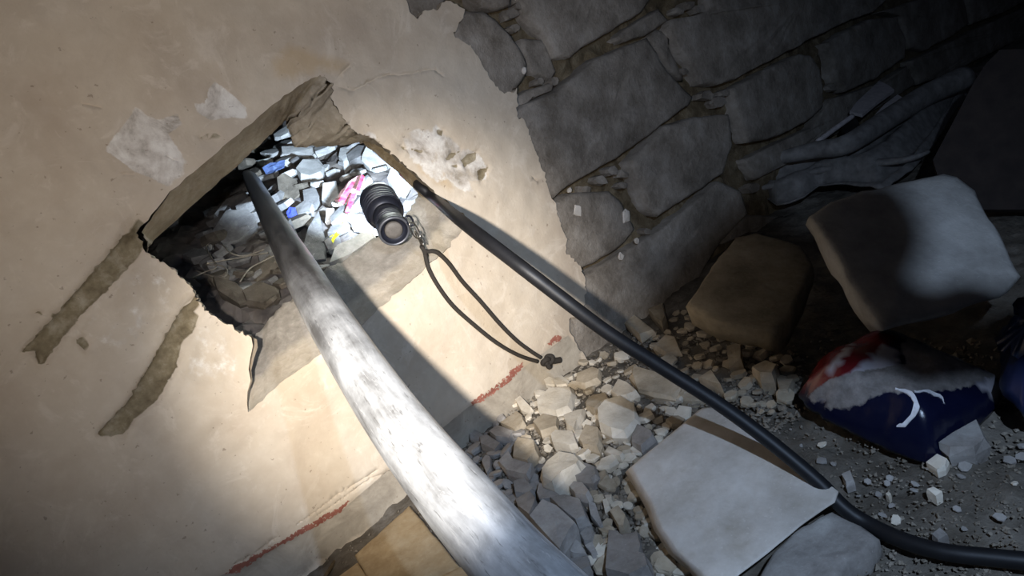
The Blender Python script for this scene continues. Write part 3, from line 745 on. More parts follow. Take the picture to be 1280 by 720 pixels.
tube('bolt', [pp[0] + np.array([.0, 0, pr]), pp[0] + np.array([.0, 0, pr + .014])], .006, M['white'], pipe, 10, sub=2)['label'] = 'small pale bolt on the tip'

# ------------------------------------------------------------------ black cable
cpx = [(470, 186, .20), (500, 212, .10), (523, 232, .035), (545, 250, .0)]
cp = [W(x, y, yy) for x, y, yy in cpx]
ca = cp[-1]; cb = F(1085, 655, .008)
da = (CM.T @ (ca - CAM))[2]; db = (CM.T @ (cb - CAM))[2]
mid = [(580, 279), (640, 325), (700, 371), (760, 416), (830, 461), (900, 506), (960, 550), (1020, 600), (1055, 635)]
for i, (x, y) in enumerate(mid):
    t_ = (x - 545) / (1085 - 545); cp.append(DP(x, y, (1 - .29 * math.sin(math.pi * t_ ** .5) * max(0, 1 - t_) ** 1.5) / ((1 / da) * (1 - t_) + (1 / db) * t_)))
cp += [cb, F(1130, 676, .007), F(1180, 690, .007), F(1240, 697, .007), F(1300, 703, .007), F(1400, 712, .007)]
cab = tube('cable', cp, [.0062] * len(cp), M['rubber'], None, 16, sub=8)
tag(cab, 'thick black rubber cable running from the hole across the rubble', 'cable')

# ------------------------------------------------------------------ torch on the sill, with the spot it throws into the hole
tt = DP(492.6, 288.5, zw * 1.108); th = DP(474, 252, zw * 1.108 + .074)
ax = (th - tt); L = np.linalg.norm(ax); ax /= L
def lathe(name, prof, mat, parent, sides=32, smooth=True, teeth=0, caps=True):
    s = np.cross(ax, [0, 0, 1]); s /= np.linalg.norm(s); u = np.cross(s, ax); V, Fs = [], []
    for a, r in prof:
        for k in range(sides):
            w = 2 * math.pi * k / sides; rr = r * (1 - (.05 if teeth and (k * teeth // sides) % 2 else 0))
            V.append(tt + ax * a + rr * (s * math.cos(w) + u * math.sin(w)))
    n = len(prof)
    for i in range(n - 1):
        for k in range(sides): Fs.append((i * sides + k, i * sides + (k + 1) % sides, (i + 1) * sides + (k + 1) % sides, (i + 1) * sides + k))
    if caps: Fs.append(tuple(range(sides))); Fs.append(tuple(range((n - 1) * sides, n * sides)))
    o = fixn(mesh_obj(name, V, Fs, mat, parent, smooth))
    if smooth and caps:
        o.data.polygons[-1].use_smooth = False; o.data.polygons[-2].use_smooth = False
    return o
torch = empty('torch', tt + ax * L / 2 - np.array([0, 0, .02]))
tag(torch, 'short black metal torch lying on the sill of the hole, tail outward', 'torch')
r0 = 19.8 * zw * 1.108 / FPX
tail = lathe('tail_cap', [(.0065, r0 * .5), (.0065, r0 * .80), (-.0005, r0 * .84), (-.0012, r0 * .88), (-.0012, r0 * .97), (.0005, r0), (.012, r0), (.0135, r0 * .95)], M['torch'], torch)
lathe('tail_rim', [(-.0018, r0 * .86), (-.0024, r0 * .9), (-.0024, r0 * .97), (-.0012, r0 * 1.01), (.001, r0 * 1.02), (.003, r0 * 1.0), (.003, r0 * .86), (-.0018, r0 * .86)], M['torch_edge'], tail, caps=False)
lathe('button', [(.0065, r0 * .58), (.0012, r0 * .57), (.0, r0 * .52), (-.0006, r0 * .3), (-.0006, 0.0001)], M['button'], tail)
body = lathe('body', [(.012, r0 * .8), (.014, r0 * .86), (.03, r0 * .86), (.032, r0 * .94), (.042, r0 * .94), (.044, r0 * .88), (L * .62, r0 * .9)], M['torch'], torch)
for k in range(3):
    a = .0165 + .0046 * k
    lathe('grip_ring', [(a, r0 * .85), (a + .0004, r0 * .93), (a + .0024, r0 * .93), (a + .003, r0 * .85)], M['torch'], body)
rh = 23.5 * (zw * 1.108 + .074) / FPX
head = lathe('head', [(L * .50, r0 * .9), (L * .58, rh * .93), (L * .98, rh * .95), (L, rh), (L * 1.06, rh), (L * 1.06, rh * .86), (L * 1.03, rh * .82)], M['torch'], torch)
for k in range(4):
    a = L * (.60 + .085 * k)
    lathe('cooling_fin', [(a, rh * .9), (a + .0004, rh * 1.0), (a + .0026, rh * 1.0), (a + .0032, rh * .9)], M['torch'], head)
lathe('lens', [(L * 1.031, rh * .8), (L * 1.034, rh * .8), (L * 1.036, rh * .3)], M['lens'], head)
tl = bpy.data.lights.new('torch_beam', 'SPOT'); tl.energy = 75; tl.color = (.62, .80, 1.0); tl.spot_size = math.radians(98); tl.spot_blend = .6; tl.shadow_soft_size = .008
to = bpy.data.objects.new('torch_beam', tl); COL.objects.link(to); lp = tt + ax * (L * 1.12)
to.location = lp - wloc(torch); to.parent = torch
to.rotation_euler = (Vector(ax) + Vector((.2, 0, .02))).to_track_quat('-Z', 'Y').to_euler()
# split ring, then the cord loop hanging over the wall
s_ = np.cross(ax, [0, 0, 1]); s_ /= np.linalg.norm(s_)
ring_c = [DP(514, 280, zw * 1.10), DP(523, 296, zw * 1.09)]
lan = empty('lanyard', W(690, 455, -.004))
tag(lan, 'looped charcoal wrist cord hanging from the torch down the plaster', 'lanyard')
def ringm(name, c, r, tilt, mat, parent, wr=.0008):
    a = np.array(tilt[0], float); b = np.array(tilt[1], float); a /= np.linalg.norm(a); b /= np.linalg.norm(b)
    return tube(name, [c + r[0] * math.cos(w) * a + r[1] * math.sin(w) * b for w in np.linspace(0, 2 * math.pi, 12, endpoint=False)], wr, mat, parent, 8, closed=True, sub=3)
dirc = ring_c[1] - ring_c[0]
ringm('split_ring', (ring_c[0] + ring_c[1]) / 2, (.012, .005), (dirc, CM @ np.array([.6, -.4, -.5])), M['steel'], lan)
ringm('split_ring', ring_c[1] + dirc * .1, (.009, .0045), (dirc, CM @ np.array([.7, .5, -.6])), M['steel'], lan)
ringm('tail_eyelet', DP(512, 276, zw * 1.105), (.007, .004), (dirc, CM @ np.array([.6, -.4, -.3])), M['torch'], lan, .0012)
left = [(531, 316), (536, 336), (548, 358), (566, 382), (590, 404), (620, 428), (648, 444), (672, 452)]
right = [(532, 314), (545, 315), (560, 328), (578, 352), (600, 376), (625, 405), (645, 425), (662, 438), (676, 447)]
lp_ = [W(x, y, -.004) for x, y in left[::-1]] + [W(527, 308, -.005)] + [W(x, y, -.005) for x, y in right]
tube('cord_loop', lp_, .0026, M['cord'], lan, 10, sub=8)
tube('cord_tail', [DP(524, 298, zw * 1.088), W(528, 308, -.006), W(533, 318, -.008)], .0014, M['cord'], lan, 8)
kc = W(685, 452, -.006)
def knot():
    pts = []
    for w in np.linspace(0, 2 * math.pi, 18, endpoint=False):
        q = np.array([math.sin(w) + 2 * math.sin(2 * w), -math.sin(3 * w), math.cos(w) - 2 * math.cos(2 * w)]) * .0026
        pts.append(kc + q * np.array([1.1, .9, 1]))
    return tube('knot', pts, .0036, M['cord'], lan, 10, closed=True, sub=4)
knot(); tube('knot_end', [kc, W(694, 451, -.006), W(700, 450, -.006)], .0044, M['cord'], lan, 10)

# ------------------------------------------------------------------ large fallen pieces
def plane_pts(px, p0, n): return [PL(a, b, p0, n) for a, b in px]
def ext_px(p, dx, dy, dz):
    c = CM.T @ (np.array(p) - CAM); x, y = 640 + FPX * c[0] / c[2], 360 + FPX * c[1] / c[2]
    return DP(x + dx, y + dy, c[2] + dz) - np.array(p)
def unit(v): v = np.array(v, float); return v / np.linalg.norm(v)
n1 = unit((-.05, -.03, 1)); p0 = F(790, 585, .036)
slab = block('fallen_slab', plane_pts([(789, 584), (835, 545), (878, 510), (889, 508), (930, 528), (985, 564), (1030, 598), (1050, 614), (1046, 628), (1002, 658), (962, 692), (925, 719), (900, 745), (878, 716), (848, 690), (828, 660), (818, 634)], p0, n1),
             ext_px(p0, -9, 6, .022), M['slab'], None, bevel=.0016, step=.01, rough=.0007, seed=61)
tag(slab, 'large pale flat stone slab lying in the foreground under the cable', 'slab')
n2 = unit((-.16, -.42, .9)); p0 = F(1090, 400, .10)
blk = block('fallen_block', plane_pts([(1012, 270), (1040, 252), (1080, 240), (1130, 226), (1180, 218), (1196, 222), (1220, 238), (1245, 282), (1280, 346), (1252, 372), (1180, 394), (1104, 415), (1082, 386), (1058, 347), (1034, 304)], p0, n2),
            ext_px(p0, -17, 3, .05), M['fallen'], None, bevel=.005, step=.012, rough=.0022, seed=71)
tag(blk, 'big whitish stone block tilted against rubble at the right', 'stone block')
n3 = unit((-.05, -.30, .95)); p0 = F(862, 382, .085)
blk2 = block('fallen_block', plane_pts([(858, 380), (878, 350), (897, 320), (920, 296), (945, 290), (972, 295), (1000, 304), (1016, 330), (1000, 366), (984, 400), (970, 416), (930, 408), (890, 398)], p0, n3),
             ext_px(p0, 7, 27, .025), M['fallen_tan'], None, bevel=.003, step=.012, rough=.0022, seed=81)
tag(blk2, 'brown stone block in shade at the foot of the bare wall', 'stone block')
n4 = unit((0, 0, 1)); p0 = F(1000, 690, .012)
o = block('stone_slab', plane_pts([(945, 725), (962, 690), (1000, 655), (1040, 636), (1070, 650), (1100, 672), (1085, 690), (1060, 700), (1030, 745), (960, 760)], p0, n4), -n4 * .03, M['rubble_grey'], None, bevel=.003, step=.01, rough=.002, seed=91)
tag(o, 'dark grey broken slab under the near corner of the pale slab', 'slab')

# added blocker outside the frame, its outline shaped to shade the fallen blocks
def build_shade_blocker():
    pb = F(1090, 400, .10)
    sh = [(958, 218, 'w'), (880, 285, 'w'), (800, 372, 'w'), (850, 432, 'f'), (950, 445, 'f'), (1060, 445, 'f'), (1130, 452, 's'), (1240, 432, 's'), (1255, 362, 'b'), (1215, 350, 'b'), (1190, 352, 'b'), (1165, 360, 'b'), (1135, 350, 'b'), (1115, 338, 'b'), (1125, 310, 'b'), (1137, 283, 'b'), (1137, 254, 'b'), (1122, 228, 'b'), (1040, 222, 'b')]
    S = [W(x, y, .012) if k == 'w' else F(x, y, .02 if k == 'f' else .05) if k in 'fs' else PL(x, y, pb, n2) for x, y, k in sh]
    c = np.mean(S, axis=0); q0 = LB + (c - LB) * .2; nv = unit(((c - LB)[0], (c - LB)[1], 0))
    Q = [LB + (p - LB) * (np.dot(q0 - LB, nv) / np.dot(p - LB, nv)) for p in S]
    rt = np.cross(nv, [0, 0, 1]); fl_ = lambda q: np.array([q[0], q[1], 0.0])
    out = Q[:8] + [Q[7] + rt * .045, fl_(Q[7] + rt * .045), fl_(Q[7] + rt * .19), Q[8] + rt * .19 + np.array([0, 0, .03])] + Q[8:]
    k = len(out); V = out + [p - nv * .012 for p in out]
    o = fixn(mesh_obj('shade_blocker', V, [tuple(range(k)), tuple(range(2 * k - 1, k - 1, -1))] + [(i, k + i, k + (i + 1) % k, (i + 1) % k) for i in range(k)], M['board']))
    tag(o, 'added unseen blocker outside the frame, shaped to shade the fallen blocks', 'board')
build_shade_blocker()

# ------------------------------------------------------------------ rubble stones on the floor, each outlined from where it lies
def px48(ox, oy, s, pts): return [(ox + a / s, oy + b / s) for a, b in pts]
A_ = lambda *p: px48(640, 440, 4.8, p); B_ = lambda *p: px48(560, 500, 4.8, p); C_ = lambda *p: px48(620, 580, 5.145, p); D_ = lambda *p: px48(780, 370, 4.5, p); E_ = lambda *p: px48(980, 400, 3.6, p); G_ = lambda *p: px48(920, 540, 3.556, p)
ST = [
 (A_((370, 200), (390, 140), (490, 100), (540, 120), (535, 180), (440, 220)), .014, 'rubble_tan', 'flat tan stone right below the cord knot'),
 (A_((150, 320), (230, 240), (370, 225), (385, 260), (360, 350), (270, 385), (160, 360)), .02, 'rubble', 'large pale stone at the wall foot below the knot'),
 (A_((20, 300), (55, 275), (130, 350), (100, 380), (60, 360)), .012, 'rubble', 'small creamy chip leaning on the plaster foot by the shadow edge'),
 (A_((240, 190), (300, 150), (345, 175), (330, 200), (270, 215)), .01, 'rubble', 'small pale chip above the large pale stone at the wall foot'),
 (A_((315, 400), (400, 350), (440, 345), (430, 390), (400, 440), (380, 490), (330, 470)), .016, 'rubble', 'pale angular stone with a dark nick amid the heap'),
 (A_((130, 440), (190, 380), (280, 400), (280, 470), (180, 510)), .016, 'rubble_tan', 'beige blunt stone below the large pale wall foot stone'),
 (A_((225, 520), (260, 485), (380, 490), (400, 570), (350, 580), (250, 560)), .016, 'rubble', 'bright oblong white stone in the centre of the heap'),
 (A_((405, 540), (440, 440), (530, 470), (545, 560), (530, 610), (430, 580)), .016, 'rubble_tan', 'beige squarish stone right of the bright oblong one'),
 (A_((515, 390), (560, 320), (660, 295), (740, 330), (770, 420), (690, 515), (600, 510), (530, 470)), .022, 'rubble', 'largest rounded pale stone of the heap left of the slab'),
 (A_((440, 300), (480, 250), (560, 240), (600, 300), (540, 330), (510, 390), (450, 350)), .014, 'rubble_tan', 'tan stone tucked behind the largest rounded pale one'),
 (A_((590, 240), (640, 170), (700, 200), (770, 265), (700, 290), (630, 295)), .016, 'rubble', 'pale pointed stone above the largest rounded one'),
 (A_((710, 520), (760, 455), (850, 500), (870, 530), (780, 600), (720, 560)), .016, 'rubble_grey', 'grey squarish stone beside the left corner of the pale slab'),
 (A_((700, 150), (740, 115), (900, 150), (1040, 200), (980, 290), (850, 270), (760, 240)), .016, 'rubble_tan', 'wide flat tan stone under the cable in mid heap'),
 (D_((310, 585), (350, 500), (440, 550), (465, 580), (380, 592)), .014, 'rubble_tan', 'tan wedge under the cable next to the wide flat stone'),
 (A_((550, 600), (580, 560), (680, 630), (660, 655), (600, 640)), .012, 'rubble', 'small pale sliver left of the slab corner'),
 (B_((550, 460), (590, 390), (680, 330), (790, 340), (830, 390), (800, 430), (700, 490), (640, 540), (570, 520)), .026, 'rubble', 'big domed stone half lit at the edge of the pipe shadow'),
 (B_((700, 490), (830, 400), (890, 400), (910, 460), (870, 495), (760, 490)), .016, 'rubble_grey', 'grey stone right behind the big domed stone'),
 (B_((535, 580), (555, 520), (610, 540), (690, 590), (650, 615), (560, 625)), .016, 'rubble_grey', 'bluish triangular stone just below the big domed stone'),
 (B_((725, 530), (760, 505), (820, 520), (870, 590), (850, 620), (770, 600)), .018, 'rubble_grey', 'smooth bluish oval stone right of the triangular one'),
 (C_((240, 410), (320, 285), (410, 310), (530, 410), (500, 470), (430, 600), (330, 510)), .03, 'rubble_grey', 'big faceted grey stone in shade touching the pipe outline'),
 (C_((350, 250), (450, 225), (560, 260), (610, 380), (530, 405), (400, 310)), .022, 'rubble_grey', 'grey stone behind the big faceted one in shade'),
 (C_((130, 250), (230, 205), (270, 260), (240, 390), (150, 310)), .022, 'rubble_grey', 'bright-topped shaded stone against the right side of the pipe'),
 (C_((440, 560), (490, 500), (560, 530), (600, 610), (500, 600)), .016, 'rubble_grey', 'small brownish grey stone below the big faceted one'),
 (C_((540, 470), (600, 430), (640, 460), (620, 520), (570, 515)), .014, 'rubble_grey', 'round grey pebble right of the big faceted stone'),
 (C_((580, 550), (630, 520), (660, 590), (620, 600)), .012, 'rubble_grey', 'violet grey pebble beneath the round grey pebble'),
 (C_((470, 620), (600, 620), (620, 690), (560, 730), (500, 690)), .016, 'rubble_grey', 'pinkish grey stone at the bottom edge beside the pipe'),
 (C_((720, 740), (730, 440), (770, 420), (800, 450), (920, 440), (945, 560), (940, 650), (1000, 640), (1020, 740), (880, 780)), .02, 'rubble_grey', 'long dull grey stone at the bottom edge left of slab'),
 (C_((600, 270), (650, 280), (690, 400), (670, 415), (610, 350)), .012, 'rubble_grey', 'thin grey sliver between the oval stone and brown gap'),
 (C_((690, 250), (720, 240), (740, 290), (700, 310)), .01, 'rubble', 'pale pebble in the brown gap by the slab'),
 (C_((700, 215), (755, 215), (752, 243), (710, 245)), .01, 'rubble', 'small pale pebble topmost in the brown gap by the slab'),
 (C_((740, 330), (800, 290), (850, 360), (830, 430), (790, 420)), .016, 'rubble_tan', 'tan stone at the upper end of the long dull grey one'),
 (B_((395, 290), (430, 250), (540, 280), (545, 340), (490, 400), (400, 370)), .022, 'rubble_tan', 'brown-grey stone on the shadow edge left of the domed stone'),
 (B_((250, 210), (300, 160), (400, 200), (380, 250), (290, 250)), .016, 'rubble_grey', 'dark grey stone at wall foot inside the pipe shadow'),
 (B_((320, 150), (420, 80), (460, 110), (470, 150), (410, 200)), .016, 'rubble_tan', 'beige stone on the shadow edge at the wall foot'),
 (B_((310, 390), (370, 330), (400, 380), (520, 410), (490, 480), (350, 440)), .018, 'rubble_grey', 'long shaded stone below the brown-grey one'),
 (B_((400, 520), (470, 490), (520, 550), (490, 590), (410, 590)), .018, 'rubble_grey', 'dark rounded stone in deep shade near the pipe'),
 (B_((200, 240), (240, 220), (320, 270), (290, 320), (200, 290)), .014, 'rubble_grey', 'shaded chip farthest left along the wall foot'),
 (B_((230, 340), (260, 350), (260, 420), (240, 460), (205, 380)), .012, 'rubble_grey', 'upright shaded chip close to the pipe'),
 (D_((720, 430), (800, 380), (870, 420), (850, 490), (770, 485)), .024, 'rubble_tan', 'tan lump between the brown block and the printed sack'),
 (D_((860, 490), (960, 480), (930, 560), (880, 555)), .016, 'rubble_tan', 'tan chip at the left corner of the printed sack'),
 (D_((420, 470), (490, 410), (565, 545), (500, 510)), .016, 'rubble_tan', 'dark edged tan stone right of the cable'),
 (D_((160, 290), (240, 235), (300, 240), (330, 330), (240, 340)), .014, 'rubble_tan', 'shaded tan flat stone above the cable by the wall'),
 (D_((0, 150), (60, 110), (180, 210), (100, 260)), .014, 'rubble_tan', 'tan stone at the wall corner left of the cable shadow'),
 (D_((140, 95), (220, 40), (240, 130), (220, 180)), .016, 'rubble_tan', 'leaning tan chip at the foot of the bare stones'),
 (D_((580, 300), (660, 280), (670, 390), (590, 400)), .02, 'rubble_tan', 'squarish brown stone under the front of brown block'),
 (E_((640, 645), (690, 612), (745, 640), (730, 670), (690, 685)), .009, 'rubble', 'round pale pebble in front of the printed sack'),
 (E_((700, 580), (760, 540), (870, 480), (930, 560), (860, 600), (740, 610)), .02, 'rubble_grey', 'flat grey stone beside the right corner of the sack'),
 (E_((625, 590), (650, 565), (680, 575), (675, 600)), .012, 'rubble_grey', 'little brown-grey pebble touching the sack edge'),
 (G_((845, 268), (880, 260), (920, 280), (890, 295)), .01, 'rubble', 'small pale oval pebble on open dust at lower right'),
 (G_((470, 200), (510, 180), (530, 230), (490, 245)), .01, 'rubble_grey', 'grey pebble right of the cable in the dust'),
 (G_((870, 470), (910, 445), (945, 470), (900, 495)), .01, 'rubble_grey', 'grey pebble just above the cable at lower right'),
 (G_((665, 285), (680, 275), (692, 285), (680, 295)), .007, 'rubble', 'tiny pale pebble alone in the dust right of cable'),
]
occ = []
for k, (pts, h_, m_, lab) in enumerate(ST):
    c = np.mean(pts, axis=0); g0 = F(c[0], c[1]); zb = max(heap(g0[0], g0[1]), -.004)
    P3 = [F(a, b, zb + h_ * .55) for a, b in pts]
    tag(chip('stone', P3, h_, M[m_], 300 + k), lab, 'stone'); occ.append((c[0], c[1], np.ptp(np.array(pts), axis=0).max() * .5))
ZONES = [
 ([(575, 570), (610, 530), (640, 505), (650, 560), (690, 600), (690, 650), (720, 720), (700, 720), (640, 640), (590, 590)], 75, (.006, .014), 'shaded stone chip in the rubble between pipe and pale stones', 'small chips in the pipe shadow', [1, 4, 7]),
 ([(640, 505), (700, 455), (770, 440), (850, 490), (870, 510), (790, 582), (760, 600), (690, 600), (650, 560)], 80, (.006, .015), 'small pale chip among the lit stones of the heap', 'small chips of the lit heap', [0, 3, 6, 0, 3, 2]),
 ([(760, 600), (788, 590), (815, 640), (850, 695), (880, 720), (730, 720), (720, 640)], 40, (.005, .012), 'small chip in the brown gap left of the pale slab', 'small chips left of the slab', [2, 5, 8, 0]),
 ([(780, 400), (860, 385), (900, 410), (980, 435), (1000, 490), (960, 520), (900, 495), (830, 450)], 60, (.006, .016), 'small brown chip in the shade below the brown block', 'small chips under the brown block', [2, 5, 8]),
 ([(960, 530), (1010, 500), (1140, 575), (1280, 540), (1280, 690), (1150, 670), (1080, 640), (1040, 590)], 26, (.002, .006), 'small grey chip in the dust right of the cable', 'small chips right of the cable', [1, 4, 7, 0]),
]
for poly, num, (s0, s1), lab, grp, ids in ZONES:
    c = 0; P_ = np.array(poly, float); lo_, hi_ = P_.min(0), P_.max(0)
    for _ in range(num * 40):
        if c >= num: break
        x, y = random.uniform(lo_[0], hi_[0]), random.uniform(lo_[1], hi_[1])
        if not inside(np.array([[x, y]]), P_)[0]: continue
        if any(np.hypot(x - a, y - b) < r * .75 + 3 for a, b, r in occ): continue
        p = F(x, y); p[2] = max(heap(p[0], p[1]), -.004); s = random.uniform(s0, s1)
        if random.random() < .5: s *= .7
        p = F(x, y, p[2] + s * .3); p[2] -= s * .15
        chip_copy(p, s, lab, grp, idx=random.choice(ids)); occ.append((x, y, s * 900)); c += 1
# grit
def grit():
    V, Fs = [], []
    areas = [([(570, 575), (700, 440), (780, 400), (1000, 440), (1000, 520), (900, 600), (820, 720), (700, 720)], 5200, (.001, .0032)), ([(940, 520), (1280, 560), (1280, 720), (1000, 720)], 1100, (.0006, .0018)), ([(400, 700), (520, 625), (580, 700), (560, 720)], 120, (.0006, .0018)), ([(980, 420), (1280, 420), (1280, 560), (1000, 520)], 500, (.001, .003))]
    for poly, n, (a, b) in areas:
        P_ = np.array(poly, float); lo_, hi_ = P_.min(0), P_.max(0); q = rng.uniform(lo_, hi_, (n * 3, 2)); q = q[inside(q, P_)][:n]
        for x, y in q:
            p = F(x, y)
            if p[1] > -.001: continue
            p[2] = heap(p[0], p[1]) + .002; s = rng.uniform(a, b) * (1.6 if rng.random() < .12 else 1)
            k = len(V); d = rng.normal(0, 1, (6, 3)); base = np.array([[1, 0, 0], [-1, 0, 0], [0, 1, 0], [0, -1, 0], [0, 0, .7], [0, 0, -.7]])
            for e_ in base: V.append(p + (e_ + rng.normal(0, .25, 3)) * s)
            for f_ in ((0, 2, 4), (2, 1, 4), (1, 3, 4), (3, 0, 4), (2, 0, 5), (1, 2, 5), (3, 1, 5), (0, 3, 5)): Fs.append(tuple(k + i for i in f_))
    o = mesh_obj('grit', V, Fs, M['grit'], None, False); tag(o, 'loose grit and crumbs of plaster strewn over the ground', 'grit', kind='stuff')
grit()

# ------------------------------------------------------------------ printed sack
def build_sack():
    n_ = unit((-.12, -.22, .97)); p0 = F(1150, 560, .012)
    s = np.cross([0, 1, 0], n_); s = unit(s); u = np.cross(n_, s)
    O = E_((62, 295), (110, 220), (180, 155), (300, 100), (420, 55), (560, 80), (700, 130), (850, 215), (960, 245), (1000, 285), (965, 340), (930, 380), (850, 455), (760, 540), (690, 590), (600, 580), (500, 545), (400, 500), (300, 455), (200, 405), (110, 350))
    P2 = lambda px: np.array([((PL(a, b, p0, n_) - p0) @ s, (PL(a, b, p0, n_) - p0) @ u) for a, b in px])
    poly = resample(P2(O), .006, True, .0008)
    co, fs = cdt(poly, .005)
    d = dist_line(co, poly)
    hgt = .05 * (1 - np.exp(-d / .018))
    pos = [p0 + s * a + u * b for a, b in co]
    V = [p + n_ * (h_ - .012 + fb(p, 22, 3) * .006 * min(1, q / .02) + fb(p, 70, 4) * .0015) for p, h_, q in zip(pos, hgt, d)]
    m = len(V); V += [p - n_ * .016 for p in pos]
    rim = [tuple(f) for f in fs] + [tuple(i + m for i in f[::-1]) for f in fs]
    from collections import Counter
    ec = Counter(); 
    for f in fs:
        for i in range(3): a, b = f[i], f[(i + 1) % 3]; ec[(min(a, b), max(a, b))] += 1
    rim += [(a, b, b + m, a + m) for (a, b), c in ec.items() if c == 1]
    o = fixn(mesh_obj('printed_sack', V, rim, M['sack'], None, True))
    # print: colours chosen by where on the (lifted) face a vertex lies
    Vp = np.array(V[:m]); px = (Vp - CAM) @ CM; pix = np.stack([640 + FPX * px[:, 0] / px[:, 2], 360 + FPX * px[:, 1] / px[:, 2]], 1)
    navy = np.array(srgb(15, 19, 44)[:3]); red = np.array(srgb(104, 26, 30)[:3]); wht = np.array(srgb(170, 166, 172)[:3])
    colr = np.tile(navy, (m, 1)); dust = np.zeros(m)
    redz = E_((50, 300), (180, 130), (300, 80), (420, 40), (520, 80), (470, 120), (330, 220), (230, 270), (120, 320))
    whz = E_((180, 330), (330, 220), (450, 100), (530, 150), (480, 230), (320, 300), (240, 350)); whz2 = E_((860, 290), (900, 230), (960, 230), (1015, 290), (970, 345), (930, 385), (918, 330))
    wl = E_((180, 250), (300, 90), (310, 110), (210, 255))
    dz = E_((105, 340), (210, 270), (330, 230), (560, 200), (760, 240), (880, 285), (700, 320), (480, 320), (400, 345), (340, 380), (210, 400), (205, 370), (130, 355)); dz2 = E_((560, 80), (860, 210), (980, 250), (880, 285), (560, 200), (520, 120))
    for z, c in ((redz, red), (whz, wht), (whz2, wht), (wl, wht)): colr[inside(pix, np.array(z))] = c
    dust = np.maximum(sstep(-8, 6, sd(pix, np.array(dz))), .8 * sstep(-8, 6, sd(pix, np.array(dz2))))
    setattr_color(o, 'print', np.concatenate([colr, np.tile(navy, (m, 1))])); setattr_color(o, 'dust', np.repeat(np.concatenate([dust, np.zeros(m)])[:, None], 3, 1))
    tag(o, 'dusty navy printed sack with white crescents and red corner', 'sack')
    # crescents: flat white print bent over the face
    T = np.array([(p[0], p[1]) for p in pix])
    def crescent(outer, inner):
        pts = []; 
        def lift(x, y):
            w = 1 / (np.sum((T - (x, y)) ** 2, axis=1) + 1.5); k = np.argsort(-w)[:6]; w = w[k] / w[k].sum()
            return (Vp[k] * w[:, None]).sum(0) + n_ * .0012
        n = 14; A3, B3 = [], []
        def cr(P, t):
            P = np.array(P, float); t *= len(P) - 1; i = min(int(t), len(P) - 2); f = t - i
            p0_, p1, p2, p3 = P[max(i - 1, 0)], P[i], P[i + 1], P[min(i + 2, len(P) - 1)]
            return .5 * ((2 * p1) + (-p0_ + p2) * f + (2 * p0_ - 5 * p1 + 4 * p2 - p3) * f * f + (-p0_ + 3 * p1 - 3 * p2 + p3) * f ** 3)
        for i in range(n): A3.append(lift(*cr(outer, i / (n - 1)))); B3.append(lift(*cr(inner, i / (n - 1))))
        V2 = A3 + B3; V2 += [v - n_ * .002 for v in V2]
        F2 = []
        for i in range(n - 1): F2 += [(i, i + 1, n + i + 1, n + i), (2 * n + i, 3 * n + i, 3 * n + i + 1, 2 * n + i + 1), (i, 2 * n + i, 2 * n + i + 1, i + 1), (n + i, n + i + 1, 3 * n + i + 1, 3 * n + i)]
        c = fixn(mesh_obj('crescent_print', V2, F2, M['white'], o)); c['label'] = 'white crescent printed on the navy face'
    crescent(E_((500, 485), (560, 470), (605, 410), (600, 360), (560, 320), (500, 312)), E_((500, 480), (545, 455), (580, 405), (578, 365), (545, 330), (500, 316)))
    crescent(E_((590, 318), (650, 318), (700, 340), (728, 378)), E_((590, 326), (645, 328), (690, 350), (722, 380)))
build_sack()

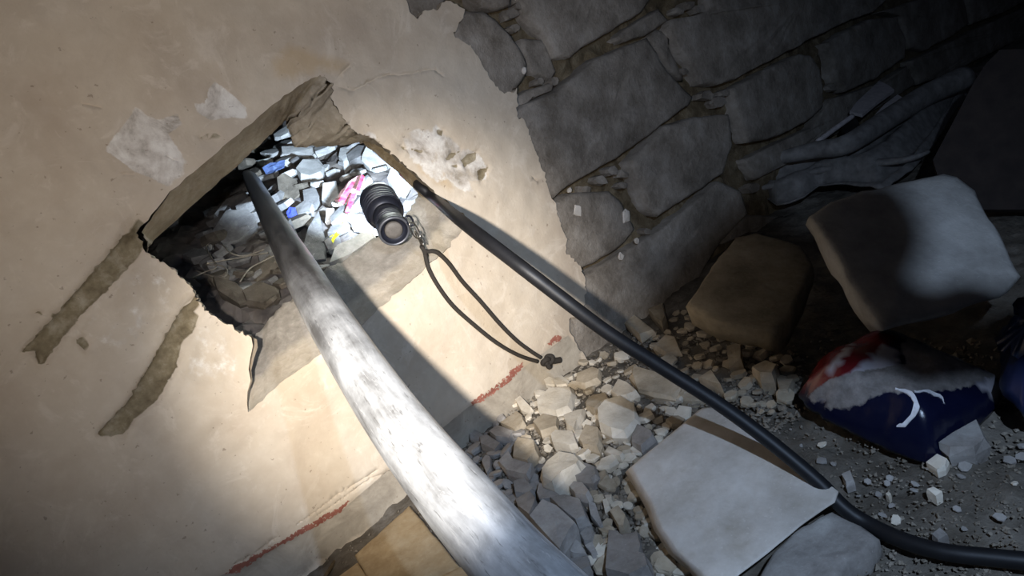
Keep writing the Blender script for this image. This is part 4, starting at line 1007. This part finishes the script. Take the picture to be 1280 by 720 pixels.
# ------------------------------------------------------------------ dim things at the right end of the wall
def sheet_thing():
    top = [(955, 205), (985, 190), (1022, 181), (1059, 175), (1114, 142), (1160, 115), (1208, 96)]
    bot = [(949, 241), (970, 254), (1005, 247), (1024, 232), (1060, 232), (1104, 237), (1140, 214), (1163, 186), (1186, 152), (1216, 107)]
    T = resample(np.array(top, float), 4, False); B = resample(np.array(bot, float), 4, False); n = 40; m = 14
    g = lambda P, t: P[min(int(t * (len(P) - 1)), len(P) - 1)]
    V, Fs = [], []
    for i in range(n):
        a = g(T, i / (n - 1)); b = g(B, i / (n - 1))
        for j in range(m):
            q = a + (b - a) * j / (m - 1); z = .075 - .05 * j / (m - 1)
            p = F(q[0], q[1], z); p[2] += .012 * math.sin(j * .9 + i * .12) * (1 if 0 < j < m - 1 else .3) + .006 * fb(p, 25, 3); V.append(p)
    k = len(V); V += [v - np.array([0, 0, .0025]) for v in V]
    for i in range(n - 1):
        for j in range(m - 1):
            a, b, c, d = i * m + j, i * m + j + 1, (i + 1) * m + j + 1, (i + 1) * m + j; Fs += [(a, b, c, d), (k + d, k + c, k + b, k + a)]
    for i in range(n - 1): Fs += [(i * m, (i + 1) * m, k + (i + 1) * m, k + i * m), (i * m + m - 1, k + i * m + m - 1, k + (i + 1) * m + m - 1, (i + 1) * m + m - 1)]
    e = empty('crumpled_sheet', F(1060, 215)); tag(e, 'crumpled grey sheet with a rolled upper edge at the far right wall foot', 'sheet')
    fixn(mesh_obj('sheet', V, Fs, M['sheet'], e, True))
    tube('rolled_edge', [F(*p, .085) for p in [(964, 200), (990, 194), (1022, 187), (1059, 180), (1114, 146), (1160, 118), (1206, 97)]], [.010, .014, .016, .018, .02, .022, .024], M['sheet'], e, 14, sub=5)
    tube('fold', [F(*p, .045) for p in [(950, 236), (985, 226), (1020, 214), (1070, 206), (1130, 200), (1160, 190)]], [.008, .012, .012, .012, .010, .006], M['sheet'], e, 10, flat=.6)
sheet_thing()
def card(name, px, z, mat, lab, cat, th=.004, n=(0, -.25, 1)):
    n = unit(n); c = np.mean(px, axis=0); p0 = F(c[0], c[1], z); P_ = plane_pts(px, p0, n); k = len(P_)
    V = P_ + [p - n * th for p in P_]
    o = fixn(mesh_obj(name, V, [tuple(range(k)), tuple(range(2 * k - 1, k - 1, -1))] + [(i, k + i, k + (i + 1) % k, (i + 1) % k) for i in range(k)], mat)); return tag(o, lab, cat)
card('cardboard_piece', [(1062, 139), (1070, 128), (1099, 101), (1110, 106), (1118, 112), (1096, 128), (1078, 143)], .10, M['card'], 'pale folded card piece propped above the rolled sheet edge', 'card', .006)
card('cardboard_piece', [(1091, 146), (1106, 130), (1122, 118), (1133, 125), (1115, 138), (1097, 150)], .09, M['card'], 'smaller pale card tucked behind the rolled sheet edge', 'card', .006)
card('plastic_clip', [(1052, 160), (1060, 150), (1070, 146), (1074, 155), (1066, 165), (1058, 168)], .085, M['black'], 'small black plastic bit below the pale cards', 'clip', .014)
tag(tube('stick', [F(1022, 177, .09), F(1045, 160, .095), F(1066, 145, .10)], .005, M['card'], None, 8), 'thin pale stick left of the black bit', 'stick')
card('brown_board', [(1232, 80), (1216, 105), (1190, 155), (1166, 200), (1178, 240), (1230, 262), (1330, 262), (1360, 60), (1250, 62)], .12, M['board'], 'dark brown board leaning at the right behind the whitish block', 'board', .015, (-.75, -.35, .55))
def blob(name, px, z, h_, mat, lab, cat, seed):
    P_ = [F(a, b, z) for a, b in px]; o = block(name, P_, (0, 0, -h_), mat, None, bevel=h_ * .4, step=.01, rough=.012, seed=seed, ns=18); return tag(o, lab, cat)
blob('plastic_bag', [(1238, 384), (1262, 366), (1300, 350), (1330, 380), (1320, 450), (1280, 470), (1246, 440)], .07, .07, M['blue_bag'], 'crumpled blue plastic bag at the right edge under whitish block', 'bag', 5)
